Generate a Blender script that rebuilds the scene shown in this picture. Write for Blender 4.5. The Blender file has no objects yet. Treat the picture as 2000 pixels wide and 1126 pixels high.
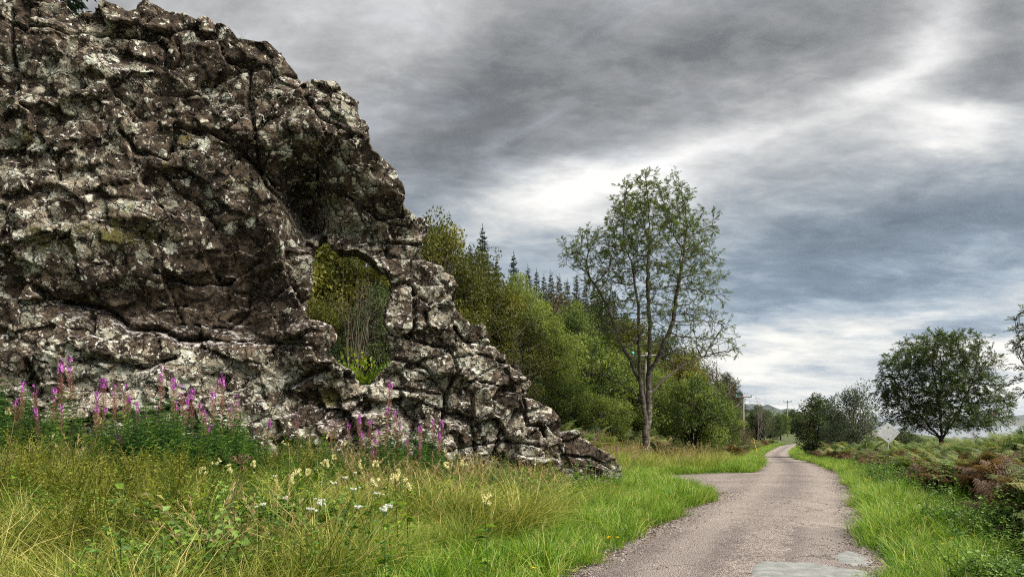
import bpy, math, random
import numpy as np
from mathutils import Vector

R = math.radians
rng = np.random.default_rng(7)
random.seed(7)
scene = bpy.context.scene
C = scene.collection

# ------------------------------------------------------------------ camera, sky, sun, exposure
F, HOR, EYE = 1400.0, 828.0, 1.6          # focal length in photo pixels, horizon row, eye height
cam = bpy.data.cameras.new('camera')
cam.sensor_width = 36.0
cam.lens = 36.0 * F / 2000.0
cam.shift_y = (HOR - 563.0) / 2000.0
cam.clip_start, cam.clip_end = 0.1, 60000
camo = bpy.data.objects.new('camera', cam)
C.objects.link(camo)
camo.location = (0, 0, EYE)
camo.rotation_euler = (R(90), 0, 0)
scene.camera = camo

EXPOSURE = 2.68
SUN_EL, SUN_AZ = 48.0, 112.0               # azimuth clockwise from +Y
scene.view_settings.view_transform = 'Standard'
scene.view_settings.look = 'None'
scene.view_settings.gamma = 1.0
scene.view_settings.exposure = EXPOSURE
scene.cycles.use_denoising = False
scene.cycles.filter_width = 1.1
scene.cycles.max_bounces = 6
scene.cycles.diffuse_bounces = 3
scene.cycles.transmission_bounces = 3
scene.cycles.glossy_bounces = 2

sun = bpy.data.lights.new('sun', 'SUN')
sun.energy = 1.5
sun.angle = R(40)
sun.color = (1.0, 0.96, 0.90)
suno = bpy.data.objects.new('sun', sun)
C.objects.link(suno)
sd = Vector((math.sin(R(SUN_AZ)) * math.cos(R(SUN_EL)), math.cos(R(SUN_AZ)) * math.cos(R(SUN_EL)), math.sin(R(SUN_EL))))
suno.rotation_euler = sd.to_track_quat('Z', 'Y').to_euler()
suno.location = (20, 10, 60)


class NT:
    """small helper to write node trees"""
    def __init__(self, tree):
        self.t = tree
        tree.nodes.clear()

    def n(self, typ, **kw):
        nd = self.t.nodes.new(typ)
        for k, v in kw.items():
            if k == 'ins':
                for kk, vv in v.items():
                    self.set(nd.inputs[kk], vv)
            else:
                setattr(nd, k, v)
        return nd

    def set(self, sock, v):
        if isinstance(v, bpy.types.NodeSocket):
            self.t.links.new(v, sock)
        else:
            if isinstance(v, (tuple, list)) and sock.type == 'RGBA' and len(v) == 3:
                v = (*v, 1.0)
            sock.default_value = v

    def math(self, op, a, b=0.0, c=0.0, clamp=False):
        nd = self.n('ShaderNodeMath', operation=op, use_clamp=clamp)
        self.set(nd.inputs[0], a); self.set(nd.inputs[1], b); self.set(nd.inputs[2], c)
        return nd.outputs[0]

    def vmath(self, op, a, b=(0, 0, 0)):
        nd = self.n('ShaderNodeVectorMath', operation=op)
        self.set(nd.inputs[0], a); self.set(nd.inputs[1], b)
        return nd.outputs['Value'] if op in ('DOT_PRODUCT', 'LENGTH') else nd.outputs[0]

    def mix(self, fac, a, b, blend='MIX'):
        nd = self.n('ShaderNodeMix', data_type='RGBA', blend_type=blend)
        self.set(nd.inputs[0], fac); self.set(nd.inputs[6], a); self.set(nd.inputs[7], b)
        return nd.outputs[2]

    def ramp(self, v, stops, interp='LINEAR'):
        nd = self.n('ShaderNodeValToRGB')
        nd.color_ramp.interpolation = interp
        els = nd.color_ramp.elements
        while len(els) < len(stops):
            els.new(0.5)
        for e, (p, c) in zip(els, stops):
            e.position = p
            e.color = (c, c, c, 1) if isinstance(c, (int, float)) else (*c, 1)
        self.set(nd.inputs[0], v)
        return nd.outputs[0]

    def noise(self, vec, scale, detail=4, rough=0.55, dist=0.0, col=False):
        nd = self.n('ShaderNodeTexNoise')
        self.set(nd.inputs['Vector'], vec)
        nd.inputs['Scale'].default_value = scale
        nd.inputs['Detail'].default_value = detail
        nd.inputs['Roughness'].default_value = rough
        nd.inputs['Distortion'].default_value = dist
        return nd.outputs['Color'] if col else nd.outputs['Fac']

    def vor(self, vec, scale, feature='F1', out='Distance', rand=1.0):
        nd = self.n('ShaderNodeTexVoronoi', feature=feature)
        self.set(nd.inputs['Vector'], vec)
        nd.inputs['Scale'].default_value = scale
        nd.inputs['Randomness'].default_value = rand
        return nd.outputs[out]

    def smooth(self, v, a, b, lo=0.0, hi=1.0):
        nd = self.n('ShaderNodeMapRange', interpolation_type='SMOOTHSTEP')
        self.set(nd.inputs[0], v)
        for i, x in zip((1, 2, 3, 4), (a, b, lo, hi)):
            self.set(nd.inputs[i], x)
        return nd.outputs[0]


def pdir(px, py):
    v = Vector(((px - 1000) / F, 1.0, (HOR - py) / F))
    return v.normalized()


world = bpy.data.worlds.new('World')
scene.world = world
world.use_nodes = True
w = NT(world.node_tree)
tc = w.n('ShaderNodeTexCoord')
dirv = tc.outputs['Generated']
sep = w.n('ShaderNodeSeparateXYZ', ins={0: dirv})
zz = w.math('ADD', w.math('MAXIMUM', sep.outputs[2], 0.0), 0.20)
comb = w.n('ShaderNodeCombineXYZ', ins={0: w.math('DIVIDE', sep.outputs[0], zz), 1: w.math('DIVIDE', sep.outputs[1], zz), 2: 0.0})
mp = w.n('ShaderNodeMapping', ins={'Vector': comb.outputs[0], 'Rotation': (0, 0, R(-35)), 'Scale': (0.95, 1.45, 1.0), 'Location': (3.1, 1.7, 0.4)})
n1 = w.noise(mp.outputs[0], 0.75, 7, 0.55, 0.6)
n2 = w.noise(mp.outputs[0], 2.6, 9, 0.62, 0.7)
mp2 = w.n('ShaderNodeMapping', ins={'Vector': dirv, 'Scale': (5.0, 5.0, 34.0), 'Location': (0.3, 2.2, 0.0)})
n3 = w.noise(mp2.outputs[0], 1.0, 5, 0.5, 0.4)
low = w.smooth(sep.outputs[2], 0.03, 0.17, 1.0, 0.0)
b = w.math('MULTIPLY_ADD', w.math('SUBTRACT', n1, 0.5), 0.9, 0.60)
b = w.math('MULTIPLY_ADD', w.math('SUBTRACT', n2, 0.5), 0.60, b)
n4 = w.noise(mp.outputs[0], 7.5, 9, 0.66, 0.35)
b = w.math('MULTIPLY_ADD', w.math('SUBTRACT', n4, 0.5), 0.50, b)
b = w.math('ADD', b, w.math('MULTIPLY', w.math('MULTIPLY', w.math('SUBTRACT', n3, 0.47), 1.3), low))
warp = w.vmath('SUBTRACT', w.noise(mp.outputs[0], 1.3, 5, 0.6, 0.0, True), (0.5, 0.5, 0.5))
wn = w.n('ShaderNodeVectorMath', operation='SCALE', ins={0: warp, 'Scale': 0.20})
dw = w.vmath('ADD', dirv, wn.outputs[0])
# cloud masses of the sky in view: (photo x, y, half width, half height, tilt in degrees, brightness)
for px, py, rx, ry, tilt, amp in [
        (1120, 372, 190, 45, 8, 0.36), (1330, 285, 260, 70, 12, 0.22), (1000, 150, 330, 120, 28, -0.28),
        (1460, 60, 330, 70, 18, -0.24), (1810, 85, 110, 55, 35, 0.30), (1560, 215, 330, 32, 14, 0.16), (1890, 250, 110, 45, -10, 0.42),
        (1720, 470, 420, 80, 6, -0.32), (1420, 180, 300, 60, 14, -0.12), (880, 330, 180, 90, 30, -0.16), (1990, 60, 60, 160, 0, -0.25),
        (700, 40, 180, 80, 0, 0.10), (1600, 690, 260, 40, 0, 0.22), (1500, 735, 120, 40, 0, 0.32), (1950, 690, 120, 30, 0, 0.30),
        (1600, 590, 300, 28, 0, -0.22), (1850, 630, 220, 25, 0, -0.2), (1700, 790, 500, 50, 0, 0.18)]:
    d0 = pdir(px, py)
    rt = Vector((d0.y, -d0.x, 0)).normalized()
    up = rt.cross(d0).normalized()
    a = R(tilt)
    ax, ay = rt * math.cos(a) + up * math.sin(a), up * math.cos(a) - rt * math.sin(a)
    k = 1.0 / F
    dd = w.vmath('SUBTRACT', dw, tuple(d0))
    e1 = w.math('POWER', w.math('ABSOLUTE', w.vmath('DOT_PRODUCT', dd, tuple(ax / (rx * k * 0.95)))), 2.0)
    e2 = w.math('POWER', w.math('ABSOLUTE', w.vmath('DOT_PRODUCT', dd, tuple(ay / (ry * k * 0.95)))), 2.0)
    e3 = w.math('POWER', w.math('ABSOLUTE', w.vmath('DOT_PRODUCT', dd, tuple(d0 * 3))), 2.0)
    g = w.math('EXPONENT', w.math('MULTIPLY', w.math('ADD', w.math('ADD', e1, e2), e3), -1.0))
    b = w.math('MULTIPLY_ADD', g, amp, b)
hi = w.ramp(b, [(0.0, (0.125, 0.135, 0.145)), (0.22, (0.20, 0.21, 0.222)), (0.45, (0.36, 0.37, 0.382)), (0.68, (0.60, 0.605, 0.61)), (1.0, (1.02, 1.01, 1.0))])
lo = w.ramp(b, [(0.0, (0.17, 0.225, 0.29)), (0.28, (0.27, 0.345, 0.43)), (0.5, (0.45, 0.53, 0.61)), (0.72, (0.72, 0.75, 0.76)), (1.0, (1.02, 1.0, 0.94))])
cloud = w.mix(w.smooth(sep.outputs[2], 0.14, 0.42, 1.0, 0.0), hi, lo)
sky = w.n('ShaderNodeTexSky', sky_type='NISHITA', sun_disc=False, sun_elevation=R(SUN_EL), sun_rotation=R(SUN_AZ))
skyc = w.vmath('SCALE', sky.outputs[0]); skyc.node.inputs['Scale'].default_value = 0.05
gap = w.math('MULTIPLY', w.smooth(n2, 0.50, 0.68), 0.05)
fin = w.mix(gap, w.mix(1.0, cloud, (2.0 ** -EXPOSURE,) * 3, 'MULTIPLY'), skyc)
bg = w.n('ShaderNodeBackground', ins={0: fin, 1: 1.0})
wo = w.n('ShaderNodeOutputWorld', ins={0: bg.outputs[0]})
# the strength of the Nishita light inside the clouds is 0.05; the clouds carry the rest

# ------------------------------------------------------------------ helpers: objects
def link(o, parent=None):
    C.objects.link(o)
    if parent is not None:
        o.parent = parent
    return o


def tag(o, label=None, cat=None, group=None, kind=None):
    for k, v in (('label', label), ('category', cat), ('group', group), ('kind', kind)):
        if v:
            o[k] = v
    return o


def empty(name, loc, rz=0.0):
    o = bpy.data.objects.new(name, None)
    o.empty_display_size = 0.2
    o.location = loc
    o.rotation_euler = (0, 0, rz)
    return link(o)


class MB:
    """collects vertices and faces, then becomes one mesh"""
    def __init__(self):
        self.v, self.f, self.t, self.nv = [], [], [], 0

    def add(self, V, Fc, tint=0.5):
        V = np.asarray(V, float).reshape(-1, 3)
        for fc in (Fc if isinstance(Fc, list) else [Fc]):
            self.f.append(np.asarray(fc, np.int64) + self.nv)
        self.v.append(V)
        self.t.append(np.broadcast_to(np.asarray(tint, float), (len(V),)))
        self.nv += len(V)

    def mesh(self, name, mat, smooth=False):
        return mesh_np(name, np.concatenate(self.v), self.f, mat, {'tint': np.concatenate(self.t)}, smooth)

    def obj(self, name, mat, parent=None, smooth=False):
        return link(bpy.data.objects.new(name, self.mesh(name, mat, smooth)), parent)


def mesh_np(name, V, faces, mat, attrs=None, smooth=False):
    me = bpy.data.meshes.new(name)
    me.vertices.add(len(V))
    me.vertices.foreach_set('co', np.asarray(V, np.float32).ravel())
    loops = np.concatenate([f.ravel() for f in faces])
    sizes = np.concatenate([np.full(len(f), f.shape[1]) for f in faces])
    me.loops.add(len(loops))
    me.loops.foreach_set('vertex_index', loops.astype(np.int32))
    me.polygons.add(len(sizes))
    me.polygons.foreach_set('loop_start', (np.cumsum(sizes) - sizes).astype(np.int32))
    if smooth:
        me.polygons.foreach_set('use_smooth', np.ones(len(sizes), bool))
    else:
        me.polygons.foreach_set('use_smooth', np.zeros(len(sizes), bool))
    for k, a in (attrs or {}).items():
        at = me.attributes.new(k, 'FLOAT', 'POINT')
        at.data.foreach_set('value', np.asarray(a, np.float32))
    me.update(calc_edges=True)
    me.materials.append(mat)
    return me


def norm(a):
    return a / np.maximum(np.linalg.norm(a, axis=-1, keepdims=True), 1e-9)


def frusta(mb, A, B, ra, rb, n=5, tint=0.5):
    """tapered prisms from points A to B"""
    A, B = np.asarray(A, float).reshape(-1, 3), np.asarray(B, float).reshape(-1, 3)
    m = len(A)
    ra, rb = np.broadcast_to(ra, (m,)), np.broadcast_to(rb, (m,))
    d = norm(B - A)
    ref = np.where(np.abs(d[:, 2:3]) > 0.9, np.array([[1.0, 0, 0]]), np.array([[0, 0, 1.0]]))
    x = norm(np.cross(d, ref)); y = np.cross(d, x)
    th = np.arange(n) * 2 * np.pi / n
    ring = np.cos(th)[None, :, None] * x[:, None, :] + np.sin(th)[None, :, None] * y[:, None, :]
    V = np.concatenate([A[:, None, :] + ring * ra[:, None, None], B[:, None, :] + ring * rb[:, None, None]], 1)
    i = np.arange(n); j = (i + 1) % n
    q = np.stack([i, j, j + n, i + n], 1)
    cap = np.arange(n, 2 * n)[None]
    base = (np.arange(m) * 2 * n)[:, None, None]
    mb.add(V.reshape(-1, 3), [(q[None] + base).reshape(-1, 4), (cap[None] + base).reshape(-1, n)], tint if np.isscalar(tint) else np.repeat(tint, 2 * n))


def tube(mb, pts, rad, n=6, tint=0.5):
    """smooth tube along points"""
    P = np.asarray(pts, float); m = len(P)
    rad = np.broadcast_to(rad, (m,))
    d = norm(np.gradient(P, axis=0))
    ref = np.array([0.31, 0.17, 0.93]) if abs(d[:, 2]).mean() < 0.8 else np.array([1.0, 0.1, 0])
    x = norm(np.cross(d, ref)); y = np.cross(d, x)
    th = np.arange(n) * 2 * np.pi / n
    V = P[:, None] + (np.cos(th)[None, :, None] * x[:, None] + np.sin(th)[None, :, None] * y[:, None]) * rad[:, None, None]
    i = np.arange(n); j = (i + 1) % n
    q = np.concatenate([np.stack([i + k * n, j + k * n, j + (k + 1) * n, i + (k + 1) * n], 1) for k in range(m - 1)])
    mb.add(V.reshape(-1, 3), [q, np.arange(n)[None, ::-1], np.arange((m - 1) * n, m * n)[None]], tint)


def leaves(mb, P, D, N, L, W, tint, fold=0.25, droop=0.15):
    """leaf-shaped folded rhombs: base P, direction D, normal N, length L, half width W (4 verts, 2 tris along the midrib)"""
    P = np.asarray(P, float); D = norm(np.asarray(D, float)); N = np.asarray(N, float)
    S = norm(np.cross(D, N)); N = np.cross(S, D)
    m = len(P)
    L, W = np.broadcast_to(L, (m,))[:, None], np.broadcast_to(W, (m,))[:, None]
    mid = P + D * L * 0.42 
    tip = P + D * L - N * L * droop
    V = np.stack([P, mid + S * W + N * W * fold, tip, mid - S * W + N * W * fold], 1)
    base = (np.arange(m) * 4)[:, None]
    f = np.concatenate([np.array([[0, 1, 2]]) + base, np.array([[0, 2, 3]]) + base])
    mb.add(V.reshape(-1, 3), f, np.repeat(np.broadcast_to(tint, (m,)), 4))


def rdir(n, r=rng):
    return norm(r.normal(size=(n, 3)))


# ------------------------------------------------------------------ helpers: noise
def _h(ix, iy, iz, seed):
    h = (ix.astype(np.uint32) * np.uint32(374761393) + iy.astype(np.uint32) * np.uint32(668265263)
         + iz.astype(np.uint32) * np.uint32(2147483647) + np.uint32((seed * 1274126177) & 0xffffffff))
    h = (h ^ (h >> np.uint32(13))) * np.uint32(1274126177)
    h = (h ^ (h >> np.uint32(16))) * np.uint32(2246822519)
    return ((h ^ (h >> np.uint32(15))) & np.uint32(0xffffff)).astype(np.float32) / np.float32(0xffffff)


def vnoise(x, y, z, seed=0):
    x, y, z = (np.asarray(a, np.float32) for a in np.broadcast_arrays(x, y, z))
    ix, iy, iz = (np.floor(a).astype(np.int32) for a in (x, y, z))
    fx, fy, fz = x - ix, y - iy, z - iz
    ux, uy, uz = (a * a * (3 - 2 * a) for a in (fx, fy, fz))
    r = 0
    for dx in (0, 1):
        for dy in (0, 1):
            for dz in (0, 1):
                wgt = (ux if dx else 1 - ux) * (uy if dy else 1 - uy) * (uz if dz else 1 - uz)
                r = r + wgt * _h(ix + dx, iy + dy, iz + dz, seed)
    return r * 2 - 1


def fbm(x, y, z, seed=0, octv=4, gain=0.5):
    r, a = 0, 1.0
    for o in range(octv):
        k = 2.03 ** o
        r = r + a * vnoise(x * k, y * k, z * k, seed + o * 17)
        a *= gain
    return r


def voronoi(x, y, z, seed, dim3=True, box=0.0):
    """F1, F2, id and offset from the nearest seed on a jittered lattice"""
    x, y, z = (np.asarray(a, np.float32) for a in np.broadcast_arrays(x, y, z))
    ix, iy, iz = (np.floor(a).astype(np.int32) for a in (x, y, z))
    f1 = np.full(x.shape, 9.0, np.float32); f2 = f1.copy()
    idv = np.zeros(x.shape, np.float32)
    ox = np.zeros_like(f1); oy = ox.copy(); oz = ox.copy()
    for dx in (-1, 0, 1):
        for dy in (-1, 0, 1):
            for dz in ((-1, 0, 1) if dim3 else (0,)):
                cx, cy, cz = ix + dx, iy + dy, iz + dz
                qx = x - (cx + 0.1 + 0.8 * _h(cx, cy, cz, seed)); qy = y - (cy + 0.1 + 0.8 * _h(cx, cy, cz, seed + 1))
                qz = z - (cz + 0.1 + 0.8 * _h(cx, cy, cz, seed + 2)) if dim3 else qx * 0
                d = np.sqrt(qx * qx + qy * qy + qz * qz)
                if box:
                    d = d * (1 - box) + box * 1.2 * np.maximum(np.maximum(np.abs(qx), np.abs(qy)), np.abs(qz))
                n = d < f1
                f2 = np.where(n, f1, np.minimum(f2, d))
                f1 = np.where(n, d, f1)
                idv = np.where(n, _h(cx, cy, cz, seed + 3), idv)
                ox = np.where(n, qx, ox); oy = np.where(n, qy, oy); oz = np.where(n, qz, oz)
    return f1, f2, idv, ox, oy, oz


# ------------------------------------------------------------------ materials
def new_mat(name):
    m = bpy.data.materials.new(name)
    m.use_nodes = True
    return m, NT(m.node_tree)


def finish(t, col, rough=0.8, bump=None, bstr=0.3, bdist=0.02, spec=0.3, **kw):
    p = t.n('ShaderNodeBsdfPrincipled')
    t.set(p.inputs['Base Color'], col); t.set(p.inputs['Roughness'], rough)
    p.inputs['Specular IOR Level'].default_value = spec
    for k, v in kw.items():
        t.set(p.inputs[k], v)
    if bump is not None:
        bm = t.n('ShaderNodeBump', ins={'Strength': bstr, 'Distance': bdist, 'Height': bump})
        t.set(p.inputs['Normal'], bm.outputs[0])
    t.n('ShaderNodeOutputMaterial', ins={0: p.outputs[0]})
    return p


def leaf_mat(name, stops, trans=0.35, rough=0.55, var=0.35, spec=0.25):
    """colour by the per-leaf tint attribute, varied per plant"""
    m, t = new_mat(name)
    at = t.n('ShaderNodeAttribute', attribute_name='tint')
    oi = t.n('ShaderNodeObjectInfo')
    v = t.math('MULTIPLY_ADD', t.math('SUBTRACT', oi.outputs['Random'], 0.5), var, at.outputs['Fac'])
    col = t.ramp(v, stops)
    p = t.n('ShaderNodeBsdfPrincipled', ins={'Base Color': col, 'Roughness': rough})
    p.inputs['Specular IOR Level'].default_value = spec
    tr = t.n('ShaderNodeBsdfTranslucent', ins={0: t.mix(1.0, col, (1.15, 1.25, 0.7), 'MULTIPLY')})
    mx = t.n('ShaderNodeMixShader', ins={0: trans, 1: p.outputs[0], 2: tr.outputs[0]})
    t.n('ShaderNodeOutputMaterial', ins={0: mx.outputs[0]})
    return m


M = {}
M['grass'] = leaf_mat('lush_grass', [(0.0, (0.040, 0.100, 0.010)), (0.4, (0.112, 0.228, 0.014)), (0.7, (0.22, 0.335, 0.022)), (1.0, (0.42, 0.40, 0.13))], var=0.6)
M['meadow'] = leaf_mat('meadow_grass', [(0.0, (0.050, 0.095, 0.010)), (0.45, (0.135, 0.182, 0.020)), (0.78, (0.27, 0.275, 0.045)), (1.0, (0.50, 0.42, 0.15))], var=0.55)
M['straw'] = leaf_mat('dry_straw', [(0.0, (0.15, 0.115, 0.045)), (0.5, (0.34, 0.26, 0.11)), (1.0, (0.52, 0.43, 0.22))], trans=0.25)
M['herb'] = leaf_mat('herb_leaf', [(0.0, (0.026, 0.064, 0.012)), (0.45, (0.085, 0.175, 0.022)), (0.8, (0.18, 0.27, 0.030)), (1.0, (0.34, 0.36, 0.04))], var=0.6)
M['ygreen'] = leaf_mat('yellow_green_leaf', [(0.0, (0.06, 0.075, 0.010)), (0.5, (0.15, 0.165, 0.018)), (1.0, (0.30, 0.28, 0.04))])
M['willowherb'] = leaf_mat('willowherb_leaf', [(0.0, (0.020, 0.056, 0.015)), (0.5, (0.062, 0.135, 0.030)), (1.0, (0.17, 0.26, 0.045))], var=0.6)
M['stem'] = leaf_mat('reddish_stem', [(0.0, (0.05, 0.022, 0.014)), (1.0, (0.17, 0.065, 0.04))], trans=0.05)
M['pod'] = leaf_mat('red_seed_pod', [(0.0, (0.11, 0.04, 0.035)), (0.6, (0.24, 0.09, 0.07)), (1.0, (0.40, 0.24, 0.16))], trans=0.15)
M['petal'] = leaf_mat('magenta_petal', [(0.0, (0.22, 0.035, 0.24)), (0.5, (0.42, 0.085, 0.42)), (1.0, (0.60, 0.22, 0.55))], trans=0.35)
M['cream'] = leaf_mat('cream_blossom', [(0.0, (0.55, 0.45, 0.17)), (0.5, (0.75, 0.68, 0.36)), (1.0, (0.82, 0.78, 0.55))], trans=0.3)
M['white'] = leaf_mat('white_blossom', [(0.0, (0.55, 0.55, 0.53)), (1.0, (0.82, 0.82, 0.80))], trans=0.3)
M['yellow'] = leaf_mat('yellow_petal', [(0.0, (0.75, 0.48, 0.01)), (1.0, (0.85, 0.65, 0.02))], trans=0.3)
M['brown'] = leaf_mat('dead_stalk', [(0.0, (0.05, 0.03, 0.02)), (1.0, (0.20, 0.13, 0.07))], trans=0.05)
M['bracken'] = leaf_mat('bracken_green', [(0.0, (0.040, 0.070, 0.022)), (0.45, (0.115, 0.165, 0.050)), (0.75, (0.22, 0.24, 0.07)), (0.9, (0.28, 0.2, 0.07)), (1.0, (0.24, 0.13, 0.06))], var=0.5)
M['rust'] = leaf_mat('bracken_rust', [(0.0, (0.050, 0.028, 0.015)), (0.5, (0.135, 0.074, 0.036)), (0.85, (0.23, 0.135, 0.065)), (1.0, (0.26, 0.2, 0.08))], var=0.5)
M['bush_a'] = leaf_mat('olive_foliage', [(0.0, (0.034, 0.038, 0.007)), (0.5, (0.108, 0.114, 0.016)), (0.85, (0.20, 0.18, 0.026)), (1.0, (0.24, 0.18, 0.045))], var=0.5)
M['bush_b'] = leaf_mat('fresh_foliage', [(0.0, (0.038, 0.066, 0.014)), (0.5, (0.132, 0.175, 0.034)), (1.0, (0.27, 0.295, 0.062))], var=0.5)
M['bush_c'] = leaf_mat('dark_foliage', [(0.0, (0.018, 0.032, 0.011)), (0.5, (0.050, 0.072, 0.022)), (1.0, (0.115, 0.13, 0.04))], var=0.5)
M['bush_d'] = leaf_mat('brownish_foliage', [(0.0, (0.040, 0.028, 0.014)), (0.5, (0.085, 0.065, 0.028)), (1.0, (0.14, 0.115, 0.045))], var=0.2)
M['lime'] = leaf_mat('lime_foliage', [(0.0, (0.06, 0.11, 0.012)), (0.5, (0.14, 0.23, 0.02)), (1.0, (0.33, 0.36, 0.03))], var=0.2)
M['ash'] = leaf_mat('ash_foliage', [(0.0, (0.036, 0.056, 0.012)), (0.5, (0.094, 0.126, 0.021)), (1.0, (0.20, 0.21, 0.045))], var=0.0)
M['rowan'] = leaf_mat('rowan_foliage', [(0.0, (0.024, 0.042, 0.014)), (0.5, (0.058, 0.088, 0.026)), (0.86, (0.12, 0.14, 0.04)), (1.0, (0.17, 0.075, 0.035))], var=0.0)
M['willow'] = leaf_mat('willow_foliage', [(0.0, (0.028, 0.045, 0.026)), (0.5, (0.065, 0.09, 0.05)), (1.0, (0.14, 0.16, 0.085))], var=0.1)
M['spruce'] = leaf_mat('spruce_needles', [(0.0, (0.009, 0.022, 0.012)), (0.5, (0.022, 0.046, 0.024)), (1.0, (0.05, 0.08, 0.04))], trans=0.1, var=0.2)
M['berry'] = leaf_mat('red_berry', [(0.0, (0.4, 0.02, 0.01)), (1.0, (0.55, 0.04, 0.02))], trans=0.0)


def bark(name, c1, c2, lich=None):
    m, t = new_mat(name)
    co = t.n('ShaderNodeTexCoord').outputs['Object']
    mp_ = t.n('ShaderNodeMapping', ins={'Vector': co, 'Scale': (1, 1, 0.35)})
    n = t.noise(mp_.outputs[0], 14, 6, 0.65)
    col = t.mix(t.smooth(n, 0.35, 0.65), c1, c2)
    if lich:
        col = t.mix(t.smooth(t.noise(co, 5, 5, 0.7), 0.52, 0.62), col, lich)
    finish(t, col, 0.9, n, 0.8, 0.03)
    return m


M['bark'] = bark('ash_bark', (0.030, 0.024, 0.017), (0.095, 0.076, 0.056), (0.15, 0.14, 0.105))
M['barkd'] = bark('dark_bark', (0.020, 0.016, 0.012), (0.07, 0.056, 0.042))
M['barkg'] = bark('grey_bark', (0.12, 0.10, 0.085), (0.24, 0.205, 0.18))
M['twig'] = bark('pale_twig', (0.10, 0.075, 0.055), (0.20, 0.16, 0.12))

# rock: dark maroon-brown stone under crusts of pale lichen, with a little moss
def rock_mat():
    m, t = new_mat('lichened_rock')
    co = t.n('ShaderNodeTexCoord').outputs['Object']
    lich = t.n('ShaderNodeAttribute', attribute_name='lichen').outputs['Fac']
    moss = t.n('ShaderNodeAttribute', attribute_name='moss').outputs['Fac']
    geo = t.n('ShaderNodeNewGeometry')
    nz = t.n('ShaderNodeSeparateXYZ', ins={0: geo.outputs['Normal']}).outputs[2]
    wv = t.vmath('SUBTRACT', t.noise(co, 5, 4, 0.6, 0, True), (0.5, 0.5, 0.5))
    sc = t.n('ShaderNodeVectorMath', operation='SCALE', ins={0: wv, 'Scale': 0.35})
    cw = t.vmath('ADD', co, sc.outputs[0])
    nA = t.noise(co, 1.7, 6, 0.65, 0.3)
    nB = t.noise(co, 7.0, 8, 0.72, 0.2)
    nC = t.noise(co, 26.0, 6, 0.7)
    nD = t.noise(cw, 2.2, 5, 0.6, 0.2)
    base = t.mix(t.smooth(nB, 0.36, 0.62), (0.019, 0.014, 0.010), (0.100, 0.073, 0.048))
    base = t.mix(t.math('MULTIPLY', t.smooth(nA, 0.50, 0.62), 0.6), base, (0.15, 0.108, 0.072))
    lb = t.math('SUBTRACT', lich, 0.5)
    # broad tan and greenish grey crusts with ragged edges
    a1 = t.math('ADD', t.math('ADD', nD, t.math('MULTIPLY', t.math('SUBTRACT', nC, 0.5), 0.16)), t.math('ADD', t.math('MULTIPLY', t.math('SUBTRACT', nB, 0.5), 0.35), t.math('MULTIPLY', lb, 0.36)))
    tan = t.mix(t.smooth(nA, 0.42, 0.58), (0.315, 0.265, 0.185), (0.27, 0.27, 0.20))
    tan = t.mix(t.smooth(nC, 0.40, 0.62), t.mix(0.45, tan, (0.10, 0.08, 0.065)), tan)
    col = t.mix(t.smooth(a1, 0.535, 0.565), base, tan)
    # round pale rosettes, large and small
    for sc_, out, pw, rr_, kk_, c1, c2 in ((2.6, 0, 2.6, 0.52, 0.22, (0.32, 0.32, 0.245), (0.56, 0.55, 0.45)), (6.0, 1, 2.2, 0.50, 0.34, (0.40, 0.35, 0.26), (0.54, 0.53, 0.43)), (11.0, 2, 2.6, 0.46, 0.30, (0.60, 0.55, 0.47), (0.62, 0.64, 0.58))):
        f1 = t.vor(cw, sc_)
        cid = t.n('ShaderNodeSeparateColor', ins={0: t.vor(cw, sc_, 'F1', 'Color')}).outputs[out]
        rad = t.math('MULTIPLY_ADD', t.math('POWER', cid, pw), rr_, t.math('MULTIPLY', lb, kk_))
        ros = t.math('MULTIPLY', t.smooth(t.math('SUBTRACT', rad, f1), 0.03, 0.06), t.smooth(nC, 0.32, 0.46))
        col = t.mix(ros, col, t.mix(t.smooth(nB, 0.35, 0.65), c1, c2))
    # white crust where rain lands: on upward edges
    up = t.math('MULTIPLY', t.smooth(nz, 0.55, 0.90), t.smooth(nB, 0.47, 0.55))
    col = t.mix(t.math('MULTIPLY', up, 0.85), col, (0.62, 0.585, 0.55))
    speck = t.smooth(nC, 0.69, 0.73)
    col = t.mix(t.math('MULTIPLY', speck, t.math('MULTIPLY_ADD', lich, 0.8, 0.2, True)), col, (0.60, 0.56, 0.49))
    dark = t.smooth(t.noise(cw, 6, 6, 0.68), 0.57, 0.62)
    col = t.mix(t.math('MULTIPLY', dark, 0.85), col, (0.022, 0.015, 0.012))
    ms = t.smooth(t.math('ADD', t.noise(co, 3.2, 7, 0.7), t.math('MULTIPLY', t.math('SUBTRACT', moss, 0.5), 0.5)), 0.62, 0.70)
    col = t.mix(ms, col, t.mix(nC, (0.045, 0.042, 0.010), (0.19, 0.165, 0.055)))
    hgt = t.math('ADD', t.math('MULTIPLY', nB, 0.55), t.math('MULTIPLY', nC, 0.60))
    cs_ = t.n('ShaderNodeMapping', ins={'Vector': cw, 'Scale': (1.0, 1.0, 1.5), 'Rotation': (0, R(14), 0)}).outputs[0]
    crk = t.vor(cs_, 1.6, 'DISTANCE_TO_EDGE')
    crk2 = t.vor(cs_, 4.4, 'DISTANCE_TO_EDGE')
    hgt = t.math('ADD', hgt, t.math('ADD', t.smooth(crk, 0.0, 0.03, -1.6, 0.0), t.smooth(crk2, 0.0, 0.035, -0.8, 0.0)))
    # shade inside the fine joints painted as near-black lines, free of lichen
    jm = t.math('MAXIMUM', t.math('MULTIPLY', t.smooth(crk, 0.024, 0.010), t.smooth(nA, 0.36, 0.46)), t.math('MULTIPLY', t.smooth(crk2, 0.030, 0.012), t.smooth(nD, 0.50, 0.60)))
    col = t.mix(t.math('MULTIPLY', jm, 0.9), col, (0.014, 0.010, 0.008))
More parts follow.
